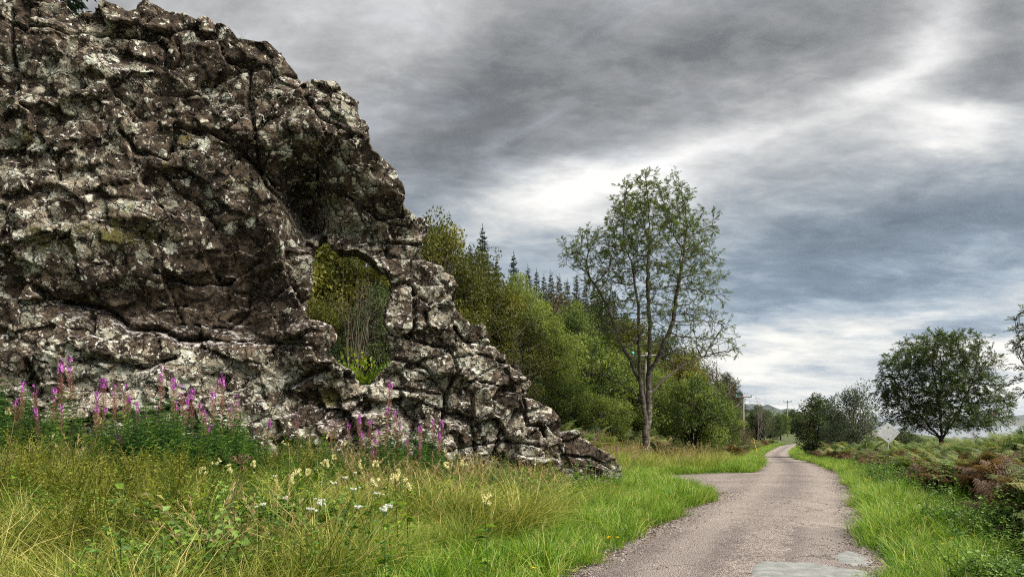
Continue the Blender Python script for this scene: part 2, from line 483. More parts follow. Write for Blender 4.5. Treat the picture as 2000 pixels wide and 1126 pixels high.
    finish(t, col, 0.92, hgt, 1.0, 0.07, 0.2)
    return m


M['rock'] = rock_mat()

# ------------------------------------------------------------------ the lie of the land
_ry = np.array([-40, -10, 0, 7.5, 13, 19.5, 29, 45, 62, 82, 103, 118, 132, 150, 175, 205, 260, 400, 900.])
_rx = np.array([-19, -5.2, -0.85, 2.38, 4.78, 7.68, 11.5, 17.2, 23.0, 30.2, 38.9, 45.4, 53.5, 66, 84, 103, 133, 200, 430.])
_rz = np.array([0, 0, 0, 0, 0, -0.08, -0.25, -0.75, -1.37, -1.8, -2.0, -2.0, -2.0, -2.1, -2.2, -2.3, -2.5, -3, -5.])
_yy = np.arange(-40, 900, 0.5)


def _sm(a, k=9):
    p = np.pad(a, k, mode='reflect', reflect_type='odd')
    return np.convolve(p, np.ones(2 * k + 1) / (2 * k + 1), 'valid')


_xc, _zc = _sm(np.interp(_yy, _ry, _rx)), _sm(np.interp(_yy, _ry, _rz))
road_x = lambda y: np.interp(y, _yy, _xc)
road_z = lambda y: np.interp(y, _yy, _zc)
_sl = np.gradient(_xc, 0.5)
skew = lambda y: np.sqrt(1 + np.interp(y, _yy, _sl) ** 2)
sstep = lambda a, b_, x: (lambda u: u * u * (3 - 2 * u))(np.clip((x - a) / (b_ - a), 0, 1))


def half_left(y):
    return np.interp(y, [8, 13, 17.3, 17.7, 18.3, 21.0, 23.4, 25.6, 26.4, 27.2], [1.75, 1.62, 1.56, 2.0, 2.35, 3.5, 4.35, 4.2, 3.1, 1.5])


def half_right(y):
    return 1.5 + 0.08 * np.sin(np.asarray(y) * 0.55) + 0.05 * np.sin(np.asarray(y) * 1.7)


def off(x, y):
    """distance from the road's centre line, left positive"""
    return (road_x(y) - x) / skew(y)


def ground(x, y):
    x, y = np.asarray(x, float), np.asarray(y, float)
    o = off(x, y)
    z = road_z(y).copy() if isinstance(road_z(y), np.ndarray) else float(road_z(y))
    hl, hr = half_left(y), half_right(y)
    bump = 0.10 * vnoise(x * 0.35, y * 0.35, 0.0, 5) + 0.05 * vnoise(x * 1.1, y * 1.1, 0.0, 6)
    side = np.where(o > 0, o - hl, -o - hr)
    away = sstep(0.2, 3.0, side)
    z = z + away * bump - 0.06 * (1 - sstep(-0.25, 0.15, side)) 
    z = z + np.where(side > 0, 0.03 * sstep(0, 0.5, side), 0)
    # left: the bank before the rock, then the wooded slope of the raised beach
    z = z + np.where(o > 0, 0.45 * sstep(6, 15, o) * sstep(60, 25, y), 0)
    z = z + np.where(o > 0, 0.9 * sstep(5, 14, o) * sstep(18, 32, y), 0)
    far = 0.03 + 0.97 * sstep(300, 150, y)
    z = z + far * (np.where(o > 0, 20.0 * sstep(13, 52, o) * sstep(16, 40, y + 0.25 * o), 0) + np.where(o > 52, np.minimum(o - 52, 300) * 0.04 * sstep(20, 45, y), 0))
    # right: low bank under the bracken, then down to the shore
    z = z + np.where(o < 0, 0.55 * sstep(2.6, 6.5, -o) * sstep(45, 18, y) - 7.5 * sstep(12, 60, -o) - 0.02 * np.maximum(-o - 60, 0) , 0)
    return z


def gpt(x, y, dz=0.0):
    return Vector((float(x), float(y), float(ground(x, y)) + dz))


def pix(px, py, Y):
    return np.array([(px - 1000) / F * Y, Y, EYE + (HOR - py) / F * Y])


def poly_sdf(S, Z, pts):
    """signed distance, negative inside"""
    d = np.full(S.shape, 1e9); inside = np.zeros(S.shape, bool)
    n = len(pts)
    for i in range(n):
        (x0, y0), (x1, y1) = pts[i], pts[(i + 1) % n]
        ex, ey = x1 - x0, y1 - y0
        tt = np.clip(((S - x0) * ex + (Z - y0) * ey) / (ex * ex + ey * ey + 1e-12), 0, 1)
        d = np.minimum(d, np.hypot(S - x0 - tt * ex, Z - y0 - tt * ey))
        c = ((y0 > Z) != (y1 > Z)) & (S < (x1 - x0) * (Z - y0) / (y1 - y0 + 1e-12) + x0)
        inside ^= c
    return np.where(inside, -d, d)


# ground sheet
def ground_sheet():
    ys = np.concatenate([np.arange(-30, 40, 0.3), np.arange(40, 130, 1.0), np.arange(130, 400, 5), np.geomspace(400, 12000, 30)])
    os_ = np.concatenate([-np.geomspace(60, 9000, 22)[::-1], np.arange(-58, -8, 1.5), np.arange(-8, 22, 0.3), np.arange(22, 80, 1.5), np.geomspace(82, 9000, 24)])
    Y, O = np.meshgrid(ys, os_, indexing='ij')
    X = road_x(np.minimum(Y, 899)) + np.where(Y > 899, (Y - 899) * 0.45, 0) - O * skew(Y)
    Z = ground(X, np.minimum(Y, 899)) if False else None
    z = np.empty_like(X)
    for i in range(len(ys)):
        yy = min(ys[i], 899)
        xx = road_x(yy) - os_ * skew(yy)
        z[i] = ground(xx, np.full_like(xx, yy))
    z = np.where(O < -80, np.minimum(z, -9.0), z)
    ni, nj = X.shape
    idx = np.arange(ni * nj).reshape(ni, nj)
    q = np.stack([idx[:-1, :-1], idx[1:, :-1], idx[1:, 1:], idx[:-1, 1:]], -1).reshape(-1, 4)[:, ::-1]
    m, t = new_mat('meadow_soil')
    co = t.n('ShaderNodeTexCoord').outputs['Object']
    n = t.noise(co, 0.9, 8, 0.65)
    n2_ = t.noise(co, 18, 5, 0.7)
    col = t.mix(t.smooth(n, 0.38, 0.62), (0.030, 0.045, 0.013), (0.070, 0.095, 0.022))
    col = t.mix(t.smooth(n2_, 0.50, 0.68), col, (0.085, 0.068, 0.034))
    finish(t, col, 0.95, n2_, 0.8, 0.05)
    o = link(bpy.data.objects.new('ground', mesh_np('ground', np.stack([X, Y, z], -1).reshape(-1, 3), [q], m, smooth=True)))
    tag(o, 'grassy coastal ground rising into the wooded slope', 'ground', kind='structure')


ground_sheet()

# road
def road():
    ys = np.concatenate([np.arange(-25, 40, 0.12), np.arange(40, 140, 0.5), np.arange(140, 420, 3)])
    k = 15
    u = np.linspace(-1, 1, k)
    V = []
    hl, hr = half_left(ys), half_right(ys)
    jl = 0.05 * vnoise(ys * 1.9, 0, 0, 21) + 0.06 * vnoise(ys * 6.1, 0, 0, 22)
    jr = 0.10 * vnoise(ys * 1.7, 0, 0, 23) + 0.06 * vnoise(ys * 5.7, 0, 0, 24)
    o = np.where(u[None] < 0, u[None] * (hr + jr)[:, None], u[None] * (hl + jl)[:, None])
    X = road_x(ys)[:, None] - o * skew(ys)[:, None]
    Yg = np.repeat(ys[:, None], k, 1)
    wob = 0.012 * vnoise(X * 0.9, Yg * 0.9, 0, 31)
    Z = road_z(ys)[:, None] + 0.035 * (1 - np.minimum(np.abs(o) / 1.6, 1) ** 2) + wob - 0.03 * (np.abs(u)[None] > 0.999)
    n = len(ys)
    idx = np.arange(n * k).reshape(n, k)
    q = np.stack([idx[:-1, :-1], idx[1:, :-1], idx[1:, 1:], idx[:-1, 1:]], -1).reshape(-1, 4)
    m, t = new_mat('worn_asphalt')
    co = t.n('ShaderNodeTexCoord').outputs['Object']
    offa = t.n('ShaderNodeAttribute', attribute_name='across').outputs['Fac']
    alo = t.n('ShaderNodeAttribute', attribute_name='along').outputs['Fac']
    nL = t.noise(co, 0.55, 6, 0.6, 0.4)
    nM = t.noise(co, 3.5, 6, 0.65)
    st = t.vor(co, 48, 'F1', 'Color')
    sv = t.n('ShaderNodeSeparateColor', ins={0: st}).outputs[0]
    sd_ = t.vor(co, 48)
    col = t.mix(t.smooth(nL, 0.36, 0.64), (0.115, 0.093, 0.080), (0.235, 0.192, 0.165))
    col = t.mix(t.math('MULTIPLY', t.smooth(sv, 0.35, 0.95), 0.75), col, (0.36, 0.30, 0.26))
    col = t.mix(t.math('MULTIPLY', t.smooth(sv, 0.40, 0.05), 0.75), col, (0.055, 0.045, 0.043))
    # worn, darker surface of older tar nearer the camera and along the edges
    wob_ = t.math('MULTIPLY_ADD', t.math('SUBTRACT', nM, 0.5), 1.6, alo)
    oa = t.math('MULTIPLY_ADD', t.math('SUBTRACT', nM, 0.5), 0.5, offa)
    d1 = t.math('MULTIPLY', t.smooth(wob_, 10.9, 10.3), t.math('MULTIPLY', t.smooth(oa, 0.10, 0.30), t.smooth(oa, 1.55, 1.35)))
    d1b = t.math('MULTIPLY', t.smooth(wob_, 11.0, 10.9), t.math('MULTIPLY', t.smooth(oa, -0.35, -0.45), t.smooth(oa, -1.30, -1.15)))
    d1 = t.math('MAXIMUM', t.math('MULTIPLY', d1, 0.75), d1b)
    col = t.mix(t.math('MULTIPLY', d1, 0.62), col, (0.085, 0.066, 0.062))
    whl = t.smooth(t.math('ABSOLUTE', t.math('SUBTRACT', t.math('ABSOLUTE', oa), 0.78)), 0.42, 0.10)
    col = t.mix(t.math('MULTIPLY', whl, 0.38), col, (0.30, 0.255, 0.22))
    trk = t.math('MULTIPLY', t.smooth(t.math('ABSOLUTE', oa), 0.40, 0.05), t.smooth(alo, 11, 20))
    col = t.mix(t.math('MULTIPLY', trk, 0.45), col, (0.105, 0.088, 0.082))
    cr = t.vor(t.vmath('ADD', co, t.noise(co, 2.0, 4, 0.6, 0, True)), 0.75, 'DISTANCE_TO_EDGE')
    crm = t.math('MULTIPLY', t.smooth(cr, 0.018, 0.004), t.smooth(nL, 0.45, 0.6))
    col = t.mix(t.math('MULTIPLY', crm, 0.6), col, (0.04, 0.034, 0.03))
    hgt = t.math('SUBTRACT', t.math('MULTIPLY', nM, 0.4), t.math('ADD', sd_, crm))
    finish(t, col, 0.85, hgt, 1.0, 0.02, 0.3)
    me = mesh_np('road', np.stack([X, Yg, Z], -1).reshape(-1, 3), [q], m, {'across': o.ravel(), 'along': Yg.ravel()}, True)
    ro = link(bpy.data.objects.new('road', me))
    tag(ro, 'narrow worn pinkish grey road bending away with a widening on its left', 'road', kind='structure')

    def on_road(px, py):
        y = 8.0
        for _ in range(30):
            y = (EYE - float(road_z(y)) - 0.03) / ((py - HOR) / F)
        return (px - 1000) / F * y, y
    pm, t = new_mat('grey_patch_tar')
    co = t.n('ShaderNodeTexCoord').outputs['Object']
    n_ = t.noise(co, 6, 6, 0.7)
    s_ = t.noise(co, 55, 4, 0.7)
    c_ = t.mix(t.smooth(n_, 0.35, 0.65), (0.15, 0.155, 0.145), (0.235, 0.235, 0.215))
    c_ = t.mix(t.smooth(s_, 0.55, 0.68), c_, (0.09, 0.085, 0.08))
    finish(t, c_, 0.85, s_, 0.6, 0.01)
    for k_, poly in enumerate([[(1478, 1100), (1500, 1093), (1540, 1097), (1580, 1095), (1640, 1106), (1690, 1110), (1702, 1122), (1706, 1170), (1600, 1190), (1500, 1180), (1480, 1140)],
                               [(1632, 1078), (1650, 1071), (1672, 1074), (1690, 1083), (1708, 1091), (1700, 1099), (1668, 1102), (1640, 1094)]]):
        P = np.array([on_road(*p) for p in poly])
        # densify and roughen the outline
        Q = np.concatenate([P[i] + (P[(i + 1) % len(P)] - P[i]) * np.linspace(0, 1, 7)[:-1, None] for i in range(len(P))])
        Q += 0.025 * rng.normal(size=Q.shape)
        gx, gy = np.meshgrid(np.arange(Q[:, 0].min() - .1, Q[:, 0].max() + .1, 0.035), np.arange(Q[:, 1].min() - .1, Q[:, 1].max() + .1, 0.035), indexing='ij')
        dd = poly_sdf(gx, gy, [tuple(q) for q in Q])
        oo = off(gx, gy)
        z = road_z(gy) + 0.035 * (1 - np.minimum(np.abs(oo) / 1.6, 1) ** 2) + 0.012 * vnoise(gx * 0.9, gy * 0.9, 0, 31)
        z = z + 0.012 * np.clip(-dd / 0.05, -1, 1) + 0.003 * vnoise(gx * 5, gy * 5, 0, 8)
        ni, nj = gx.shape
        idx = np.arange(ni * nj).reshape(ni, nj)
        q4 = np.stack([idx[:-1, :-1], idx[1:, :-1], idx[1:, 1:], idx[:-1, 1:]], -1).reshape(-1, 4)
        q4 = q4[(dd.ravel()[q4] < 0.03).all(1)]
        u_, inv = np.unique(q4, return_inverse=True)
        V = np.stack([gx, gy, z], -1).reshape(-1, 3)[u_]
        link(bpy.data.objects.new('tar_patch', mesh_np('tar_patch', V, [inv.reshape(-1, 4)], pm, smooth=True)), ro)


road()

# sea and far land
def sea():
    m, t = new_mat('sea_water')
    co = t.n('ShaderNodeTexCoord').outputs['Object']
    mp_ = t.n('ShaderNodeMapping', ins={'Vector': co, 'Scale': (1, 0.35, 1)})
    n_ = t.noise(mp_.outputs[0], 0.25, 6, 0.6)
    finish(t, (0.035, 0.055, 0.065), 0.12, n_, 0.25, 0.6, 0.5, IOR=1.33)
    V = np.array([[20, -200, -6.2], [20000, -200, -6.2], [20000, 19000, -6.2], [20, 19000, -6.2]], float)
    o = link(bpy.data.objects.new('sea', mesh_np('sea', V, [np.array([[0, 1, 2, 3]])], m)))
    tag(o, 'pale calm sea beyond the bracken bank', 'sea', kind='structure')
    hm, t = new_mat('far_moor')
    co = t.n('ShaderNodeTexCoord').outputs['Object']
    finish(t, t.mix(t.smooth(t.noise(co, 0.004, 6, 0.6), 0.4, 0.6), (0.045, 0.06, 0.05), (0.085, 0.085, 0.06)), 0.95)
    for Y, x0, x1, prof in [(4600, 1640, 2300, [(1640, 827), (1720, 823), (1800, 819), (1880, 813), (1940, 815), (2000, 811), (2100, 808), (2300, 813)]),
                            (3000, 1440, 1640, [(1440, 790), (1480, 788), (1505, 793), (1535, 799), (1570, 806), (1610, 818), (1640, 827)])]:
        xs = np.linspace(x0, x1, 90)
        py = np.interp(xs, *zip(*prof)) - 1.0 * fbm(xs * 0.06, 0, 0, 3, 4)
        X = (xs - 1000) / F * Y
        H = EYE + (HOR - py) / F * Y + 6.2
        rows = []
        for d, k in ((-0.16, 0.0), (-0.10, 0.35), (-0.05, 0.75), (0, 1.0), (0.08, 0.8), (0.2, 0.0)):
            rows.append(np.column_stack([X, np.full_like(X, Y * (1 + d)), -6.6 + np.maximum(H, 0.2) * k * (1 + 0.12 * vnoise(xs * 0.1, d * 30, 0, 4))]))
        n = len(xs)
        idx = np.arange(6 * n).reshape(6, n)
        q = np.stack([idx[:-1, :-1], idx[:-1, 1:], idx[1:, 1:], idx[1:, :-1]], -1).reshape(-1, 4)
        o = link(bpy.data.objects.new('far_hills', mesh_np('far_hills', np.concatenate(rows), [q], hm, smooth=True)))
        tag(o, 'low blue far shore across the water' if Y > 4000 else 'low distant headland where the road vanishes', 'hills', kind='structure')


sea()

# ------------------------------------------------------------------ the rock wall with its window
P0 = np.array([-10.36, 14.5]); P1 = np.array([1.12, 17.5])
ES = (P1 - P0) / np.linalg.norm(P1 - P0)
EN = np.array([ES[1], -ES[0]])             # towards the road and camera
SLEN = np.linalg.norm(P1 - P0)


def to_plane(px, py):
    """photo pixel -> (s, z) on the wall's mean face"""
    px, py = np.asarray(px, float), np.asarray(py, float)
    u = (px - 1000) / F
    # (u*Y, Y) = P0 + s*ES
    det = u * ES[1] - ES[0]
    Y = (P0[0] * ES[1] - P0[1] * ES[0]) / det
    s = (u * Y - P0[0]) * ES[0] + (Y - P0[1]) * ES[1]
    return s, EYE + (HOR - py) / F * Y


OUT = [(-330, 1180), (-330, -60), (-180, -140), (-40, -95), (60, -55), (110, 0), (128, 14), (145, 30), (152, 34), (168, 26), (184, 25), (188, 19), (198, 19), (203, 10), (216, 15), (236, 21),
       (250, 33), (262, 29), (272, 10), (285, -1), (300, 4), (325, 17), (332, 25), (345, 21), (366, 29), (388, 37), (396, 30), (410, 30), (426, 39), (446, 61),
       (461, 80), (490, 83), (521, 82), (537, 94), (556, 116), (575, 141), (586, 156), (602, 164), (627, 167), (655, 174), (661, 183), (669, 184), (676, 193),
       (697, 206), (695, 221), (697, 240), (706, 247), (719, 263), (721, 274), (714, 293), (722, 305), (740, 319), (757, 327), (769, 335), (776, 347), (780, 367),
       (790, 385), (789, 404), (805, 419), (822, 423), (837, 435), (835, 452), (823, 470), (816, 478), (825, 502), (842, 510), (862, 520), (880, 540), (888, 560),
       (879, 576), (884, 600), (891, 622), (905, 631), (919, 641), (935, 637), (943, 641), (951, 656), (960, 673), (968, 681), (978, 692), (989, 692), (992, 706),
       (1010, 715), (1013, 725), (1026, 735), (1034, 748), (1031, 765), (1022, 776), (1041, 782), (1061, 793), (1076, 800), (1090, 818), (1094, 845), (1096, 872),
       (1097, 905), (1090, 935), (1084, 965), (1084, 1180)]
HOLE = [(632, 446), (640, 470), (649, 484), (675, 485), (697, 482), (712, 495), (725, 508), (734, 520), (745, 527), (754, 540), (757, 560), (757, 577), (745, 600), (740, 625),
        (745, 645), (755, 664), (757, 680), (765, 690), (763, 705), (745, 721), (729, 738), (720, 746), (704, 749), (692, 736), (694, 727), (680, 716), (651, 700), (647, 692),
        (657, 676), (666, 655), (661, 647), (640, 632), (613, 626), (605, 620), (607, 600), (609, 578), (621, 547), (624, 532), (617, 512), (620, 490)]
BOULDER = [(1093, 1000), (1092, 905), (1093, 850), (1109, 840), (1126, 843), (1140, 853), (1160, 873), (1180, 885), (1197, 895), (1212, 914), (1212, 942), (1208, 1000)]


def line_dist(S, Z, pts):
    d = np.full(S.shape, 1e9)
    for (x0, y0), (x1, y1) in zip(pts[:-1], pts[1:]):
        ex, ey = x1 - x0, y1 - y0
        tt = np.clip(((S - x0) * ex + (Z - y0) * ey) / (ex * ex + ey * ey + 1e-12), 0, 1)
        d = np.minimum(d, np.hypot(S - x0 - tt * ex, Z - y0 - tt * ey))
    return d


def surface_nets(f, origin, h):
    """f: 3-D field, negative inside -> vertices, quads"""
    nx, ny, nz = f.shape
    ins = f < 0
    cells = np.zeros((nx - 1, ny - 1, nz - 1), np.uint8)
    for dx in (0, 1):
        for dy in (0, 1):
            for dz in (0, 1):
                cells += ins[dx:nx - 1 + dx, dy:ny - 1 + dy, dz:nz - 1 + dz]
    act = (cells > 0) & (cells < 8)
    ci = np.argwhere(act)
    vid = np.full(act.shape, -1, np.int64)
    vid[act] = np.arange(len(ci))
    acc = np.zeros((len(ci), 3)); cnt = np.zeros(len(ci))
    cor = [(a, b_, c) for a in (0, 1) for b_ in (0, 1) for c in (0, 1)]
    val = {c: f[ci[:, 0] + c[0], ci[:, 1] + c[1], ci[:, 2] + c[2]] for c in cor}
    for ax in range(3):
        for c in cor:
            if c[ax] == 0:
                c2 = tuple(c[k] + (k == ax) for k in range(3))
                a, b_ = val[c], val[c2]
                m = (a < 0) != (b_ < 0)
                tt = np.where(m, a / np.where(m, a - b_, 1), 0)
                p = np.array(c, float)[None].repeat(len(ci), 0); p[:, ax] += tt
                acc[m] += p[m]; cnt[m] += 1
    V = (ci + acc / cnt[:, None]) * h + np.asarray(origin)
    Q = []
    for ax in range(3):
        sl0 = [slice(None)] * 3; sl1 = [slice(None)] * 3
        sl0[ax] = slice(0, -1); sl1[ax] = slice(1, None)
        a, b_ = ins[tuple(sl0)], ins[tuple(sl1)]
        e = np.argwhere(a != b_)
        o1, o2 = [k for k in range(3) if k != ax]
        ok = (e[:, o1] > 0) & (e[:, o2] > 0) & (e[:, o1] < f.shape[o1] - 1) & (e[:, o2] < f.shape[o2] - 1)
        e = e[ok]
        flip = a[tuple(e.T)]
        ids = []
        for k1, k2 in ((0, 0), (1, 0), (1, 1), (0, 1)):
            c = e.copy(); c[:, o1] -= 1 - k1; c[:, o2] -= 1 - k2
            ids.append(vid[tuple(c.T)])
        q = np.stack(ids, 1)
        if ax == 1:
            flip = ~flip
        q[~flip] = q[~flip][:, ::-1]
        Q.append(q)
    return V, np.concatenate(Q)


def rock_mass(outline, hole, h, thick, front_off, blobs, grooves, cellw, seed, lichen_blobs, moss_blobs, med=0.55):
    """returns world vertices, quads, block id of each quad, lichen and moss values"""
    op = np.array(to_plane(*np.array(outline).T)).T
    op[:, 1] = np.maximum(op[:, 1], -0.7)
    s0, s1 = op[:, 0].min() - 0.4, op[:, 0].max() + 0.4
    z0, z1 = -0.9, op[:, 1].max() + 0.4
    S1, Z1 = np.arange(s0, s1, h), np.arange(z0, z1, h)
    T1 = np.arange(-thick - 0.8, front_off + 1.1, h)
    S, Z = np.meshgrid(S1, Z1, indexing='ij')
    ws = S + 0.055 * fbm(S * 1.3, Z * 1.3, 0, seed + 1, 3); wz = Z + 0.055 * fbm(S * 1.3, Z * 1.3, 5, seed + 2, 3)
    d2 = poly_sdf(S + 0.03 * vnoise(S * 7, Z * 7, 0, seed), Z, op)
    dh = None
    if hole:
        hp = np.array(to_plane(*np.array(hole).T)).T
        dh = poly_sdf(S, Z, hp) + 0.02 * fbm(S * 3, Z * 3, 4, seed + 8, 3)
    D = np.full(S.shape, front_off)
    for px, py, rx, ry, amp in blobs:
        bs, bz = to_plane(px, py)
        k = 15.5 / F
        D = D + amp * np.exp(-((S - bs) / (rx * k)) ** 2 - ((Z - bz) / (ry * k)) ** 2)
    D = D + 0.10 * fbm(S * 0.7, Z * 0.7, 1.0, seed + 3, 3)
    # big joint blocks, seen as a pattern of tilted faces with open joints
    ca, sa = math.cos(R(14)), math.sin(R(14))
    us, uz = (ws * ca + wz * sa) / cellw, (wz * ca - ws * sa) / (cellw * 0.72)
    f1, f2, idv, ox, oy, _ = voronoi(us, uz, 0 * us, seed + 9, False, 0.6)
    r1, r2, r3 = ((idv * k) % 1.0 - 0.5 for k in (7.13, 31.7, 113.3))
    D = D + 0.32 * r1 + 0.60 * r2 * ox + 0.50 * r3 * oy
    edge = (f2 - f1)
    jn = np.clip(0.25 + 1.3 * vnoise(ws * 0.9, wz * 0.9, 3, seed + 4), 0.0, 1.2)
    D = D - 0.20 * jn * np.exp(-(edge / 0.028) ** 2)
    # second family of smaller blocks
    g1, g2, gid, gx, gy, _ = voronoi((us * 2.35 + 0.35 * uz), uz * 2.3, 0 * us, seed + 19, False, 0.6)
    q1, q2, q3 = ((gid * k) % 1.0 - 0.5 for k in (17.3, 51.9, 91.1))
    D = D + 0.13 * q1 + 0.38 * q2 * gx + 0.36 * q3 * gy - 0.035 * np.clip(0.5 + vnoise(ws * 1.7, wz * 1.7, 8, seed + 5), 0, 1.2) * np.exp(-((g2 - g1) / 0.05) ** 2)
    for pts, wd, dep in grooves:
        gp = np.array(to_plane(*np.array(pts).T)).T
        D = D - 0.72 * dep * np.exp(-(line_dist(ws - (ws - S) * 0.55, wz - (wz - Z) * 0.55, gp) / (0.68 * wd)) ** 2)
    # the outline is bitten by the joints too
    d2 = d2 - 0.035 + 0.03 * np.exp(-(edge / 0.05) ** 2) + 0.02 * fbm(S * 3, Z * 3, 2, seed + 6, 3)
    back = thick + 0.25 * fbm(S * 0.6, Z * 0.6, 9, seed + 7, 3) + 0.15 * ((idv * 57.7) % 1.0)
    T = T1[None, :, None]
    a = (T - D[:, None, :]).astype(np.float32); c = (-back[:, None, :] - T).astype(np.float32)
    deep = np.clip(-a, 0, 3)
    e = (d2[:, None, :] + 0.06 * deep).astype(np.float32)
    if dh is not None:      # the window flares towards the back
        e = np.maximum(e, 0.05 + 0.17 * deep - dh[:, None, :].astype(np.float32))

    def smax(x, y, k):
        hh = np.clip(0.5 + 0.5 * (x - y) / k, 0, 1)
        return y + (x - y) * hh + k * hh * (1 - hh)
    f = smax(smax(a, c, 0.3), e, 0.06)
    band = np.abs(f) < 0.30
    bi = np.argwhere(band)
    x, y, z = S1[bi[:, 0]], T1[bi[:, 1]], Z1[bi[:, 2]]
    wx = x + 0.025 * vnoise(x * 2.5, y * 2.5, z * 2.5, seed + 30); wz2 = z + 0.025 * vnoise(x * 2.5, y * 2.5, z * 2.5, seed + 31)
    h1, h2, hid, hx, hy, hz = voronoi(wx / med, y / med, wz2 / (med * 0.75), seed + 40, True, 0.6)
    t1, t2, t3, t4 = ((hid * k) % 1.0 - 0.5 for k in (13.7, 41.3, 77.7, 99.1))
    disp = 0.07 * t1 + 0.15 * (t2 * hx + t3 * hy + t4 * hz) - 0.012 * np.exp(-((h2 - h1) / 0.05) ** 2)
    disp = disp + 0.010 * fbm(x * 4.5, y * 4.5, z * 4.5, seed + 50, 2)
    f[band] -= disp * np.clip(-d2[bi[:, 0], bi[:, 2]] / 0.35, 0.35, 1.0)
    V, Q = surface_nets(f, (s0, T1[0], z0), h)
    # block of each quad, read off the joint pattern
    ctr = V[Q].mean(1)
    ii = np.clip(((ctr[:, 0] - s0) / h).astype(int), 0, len(S1) - 1); kk = np.clip(((ctr[:, 2] - z0) / h).astype(int), 0, len(Z1) - 1)
    bid = idv[ii, kk]
    # fine relief along the normal
    fn = norm(np.cross(V[Q[:, 2]] - V[Q[:, 0]], V[Q[:, 3]] - V[Q[:, 1]]))
    vn = np.zeros_like(V)
    for k in range(4):
        np.add.at(vn, Q[:, k], fn)
    vn = norm(vn)
    V = V + vn * (0.008 * fbm(V[:, 0] * 11, V[:, 1] * 11, V[:, 2] * 11, seed + 60, 2))[:, None]
    X = P0[0] + V[:, 0] * ES[0] + V[:, 1] * EN[0]
    Y = P0[1] + V[:, 0] * ES[1] + V[:, 1] * EN[1]
    W = np.column_stack([X, Y, V[:, 2]])
    px, py = 1000 + F * X / Y, HOR - F * (V[:, 2] - EYE) / Y
    lich = np.full(len(W), 0.5) + 0.12 * vnoise(X * 0.8, Y * 0.8, V[:, 2] * 0.8, seed + 70)
    for bx, by, rx, ry, amp in lichen_blobs:
        lich += amp * np.exp(-((px - bx) / rx) ** 2 - ((py - by) / ry) ** 2)
    mos = np.full(len(W), 0.34)
    for bx, by, rx, ry, amp in moss_blobs:
        mos += amp * np.exp(-((px - bx) / rx) ** 2 - ((py - by) / ry) ** 2)
    return W, Q, bid, lich, mos


def split_blocks(W, Q, bid, lich, mos, root, name, mat, minq=140):
    """every connected piece of a joint block becomes a part; slivers go to the neighbour they touch most"""
    o = np.array(root.location)
    nq = len(Q)
    e = np.sort(np.concatenate([Q[:, [0, 1]], Q[:, [1, 2]], Q[:, [2, 3]], Q[:, [3, 0]]]), 1)
    fid = np.tile(np.arange(nq), 4)
    key = e[:, 0].astype(np.int64) * (len(W) + 1) + e[:, 1]
    od = np.argsort(key, kind='stable')
    same = key[od][1:] == key[od][:-1]
    fa, fb = fid[od][:-1][same], fid[od][1:][same]

    def components(ident):
        m = ident[fa] == ident[fb]
        A, B = fa[m], fb[m]
        lab = np.arange(nq)
        while True:
            new = lab.copy()
            np.minimum.at(new, A, lab[B]); np.minimum.at(new, B, lab[A])
            new = new[new]; new = new[new]
            if (new == lab).all():
                return np.unique(lab, return_inverse=True)[1]
            lab = new
    lab = components(np.unique(bid, return_inverse=True)[1])
    for _ in range(12):
        cnt = np.bincount(lab)
        m = lab[fa] != lab[fb]
        P = np.concatenate([np.stack([lab[fa[m]], lab[fb[m]]], 1), np.stack([lab[fb[m]], lab[fa[m]]], 1)])
        P = P[cnt[P[:, 0]] < minq]
        if len(P) == 0:
            break
        u, c = np.unique(P, axis=0, return_counts=True)
        best = {}
        for (x, y), k in zip(u, c):
            if k > best.get(x, (0, 0))[0] and (cnt[y] >= cnt[x]):
                best[x] = (k, y)
        if not best:
            break
        mp_ = np.arange(len(cnt))
        for x, (k, y) in best.items():
            if mp_[y] == y:
                mp_[x] = y
        lab = np.unique(mp_[lab], return_inverse=True)[1]
    cnt = np.bincount(lab)
    for i in np.where(cnt >= minq)[0]:
        q = Q[lab == i]
        u, inv = np.unique(q, return_inverse=True)
        me = mesh_np(name, W[u] - o, [inv.reshape(-1, 4)], mat, {'lichen': lich[u], 'moss': mos[u]}, False)
        link(bpy.data.objects.new(name, me), root)


ROCK_BLOBS = [  # photo x, y, half extents, offset towards the viewer
    (602, 390, 40, 68, -1.9), (560, 350, 60, 36, -0.5), (700, 450, 80, 45, -0.55), (690, 300, 120, 70, 0.35), (640, 250, 110, 90, 0.25),
    (480, 560, 120, 100, -0.85), (430, 640, 120, 40, -0.35), (230, 590, 170, 40, -0.35), (160, 640, 60, 60, 0.1), (250, 700, 220, 60, 0.12), (480, 700, 160, 50, 0.18),
    (620, 660, 60, 40, 0.55), (640, 715, 70, 22, 0.35), (120, 420, 160, 140, 0.35), (330, 250, 160, 120, 0.25), (480, 250, 80, 80, -0.15), (60, 100, 100, 90, 0.25),
    (640, 780, 60, 40, -0.35), (600, 880, 500, 70, 0.35), (850, 680, 90, 120, 0.15), (1040, 880, 60, 80, 0.25), (760, 640, 40, 60, 0.1), (560, 530, 45, 110, 0.25),
    (350, 480, 60, 60, 0.1), (300, 840, 300, 80, 0.25)]
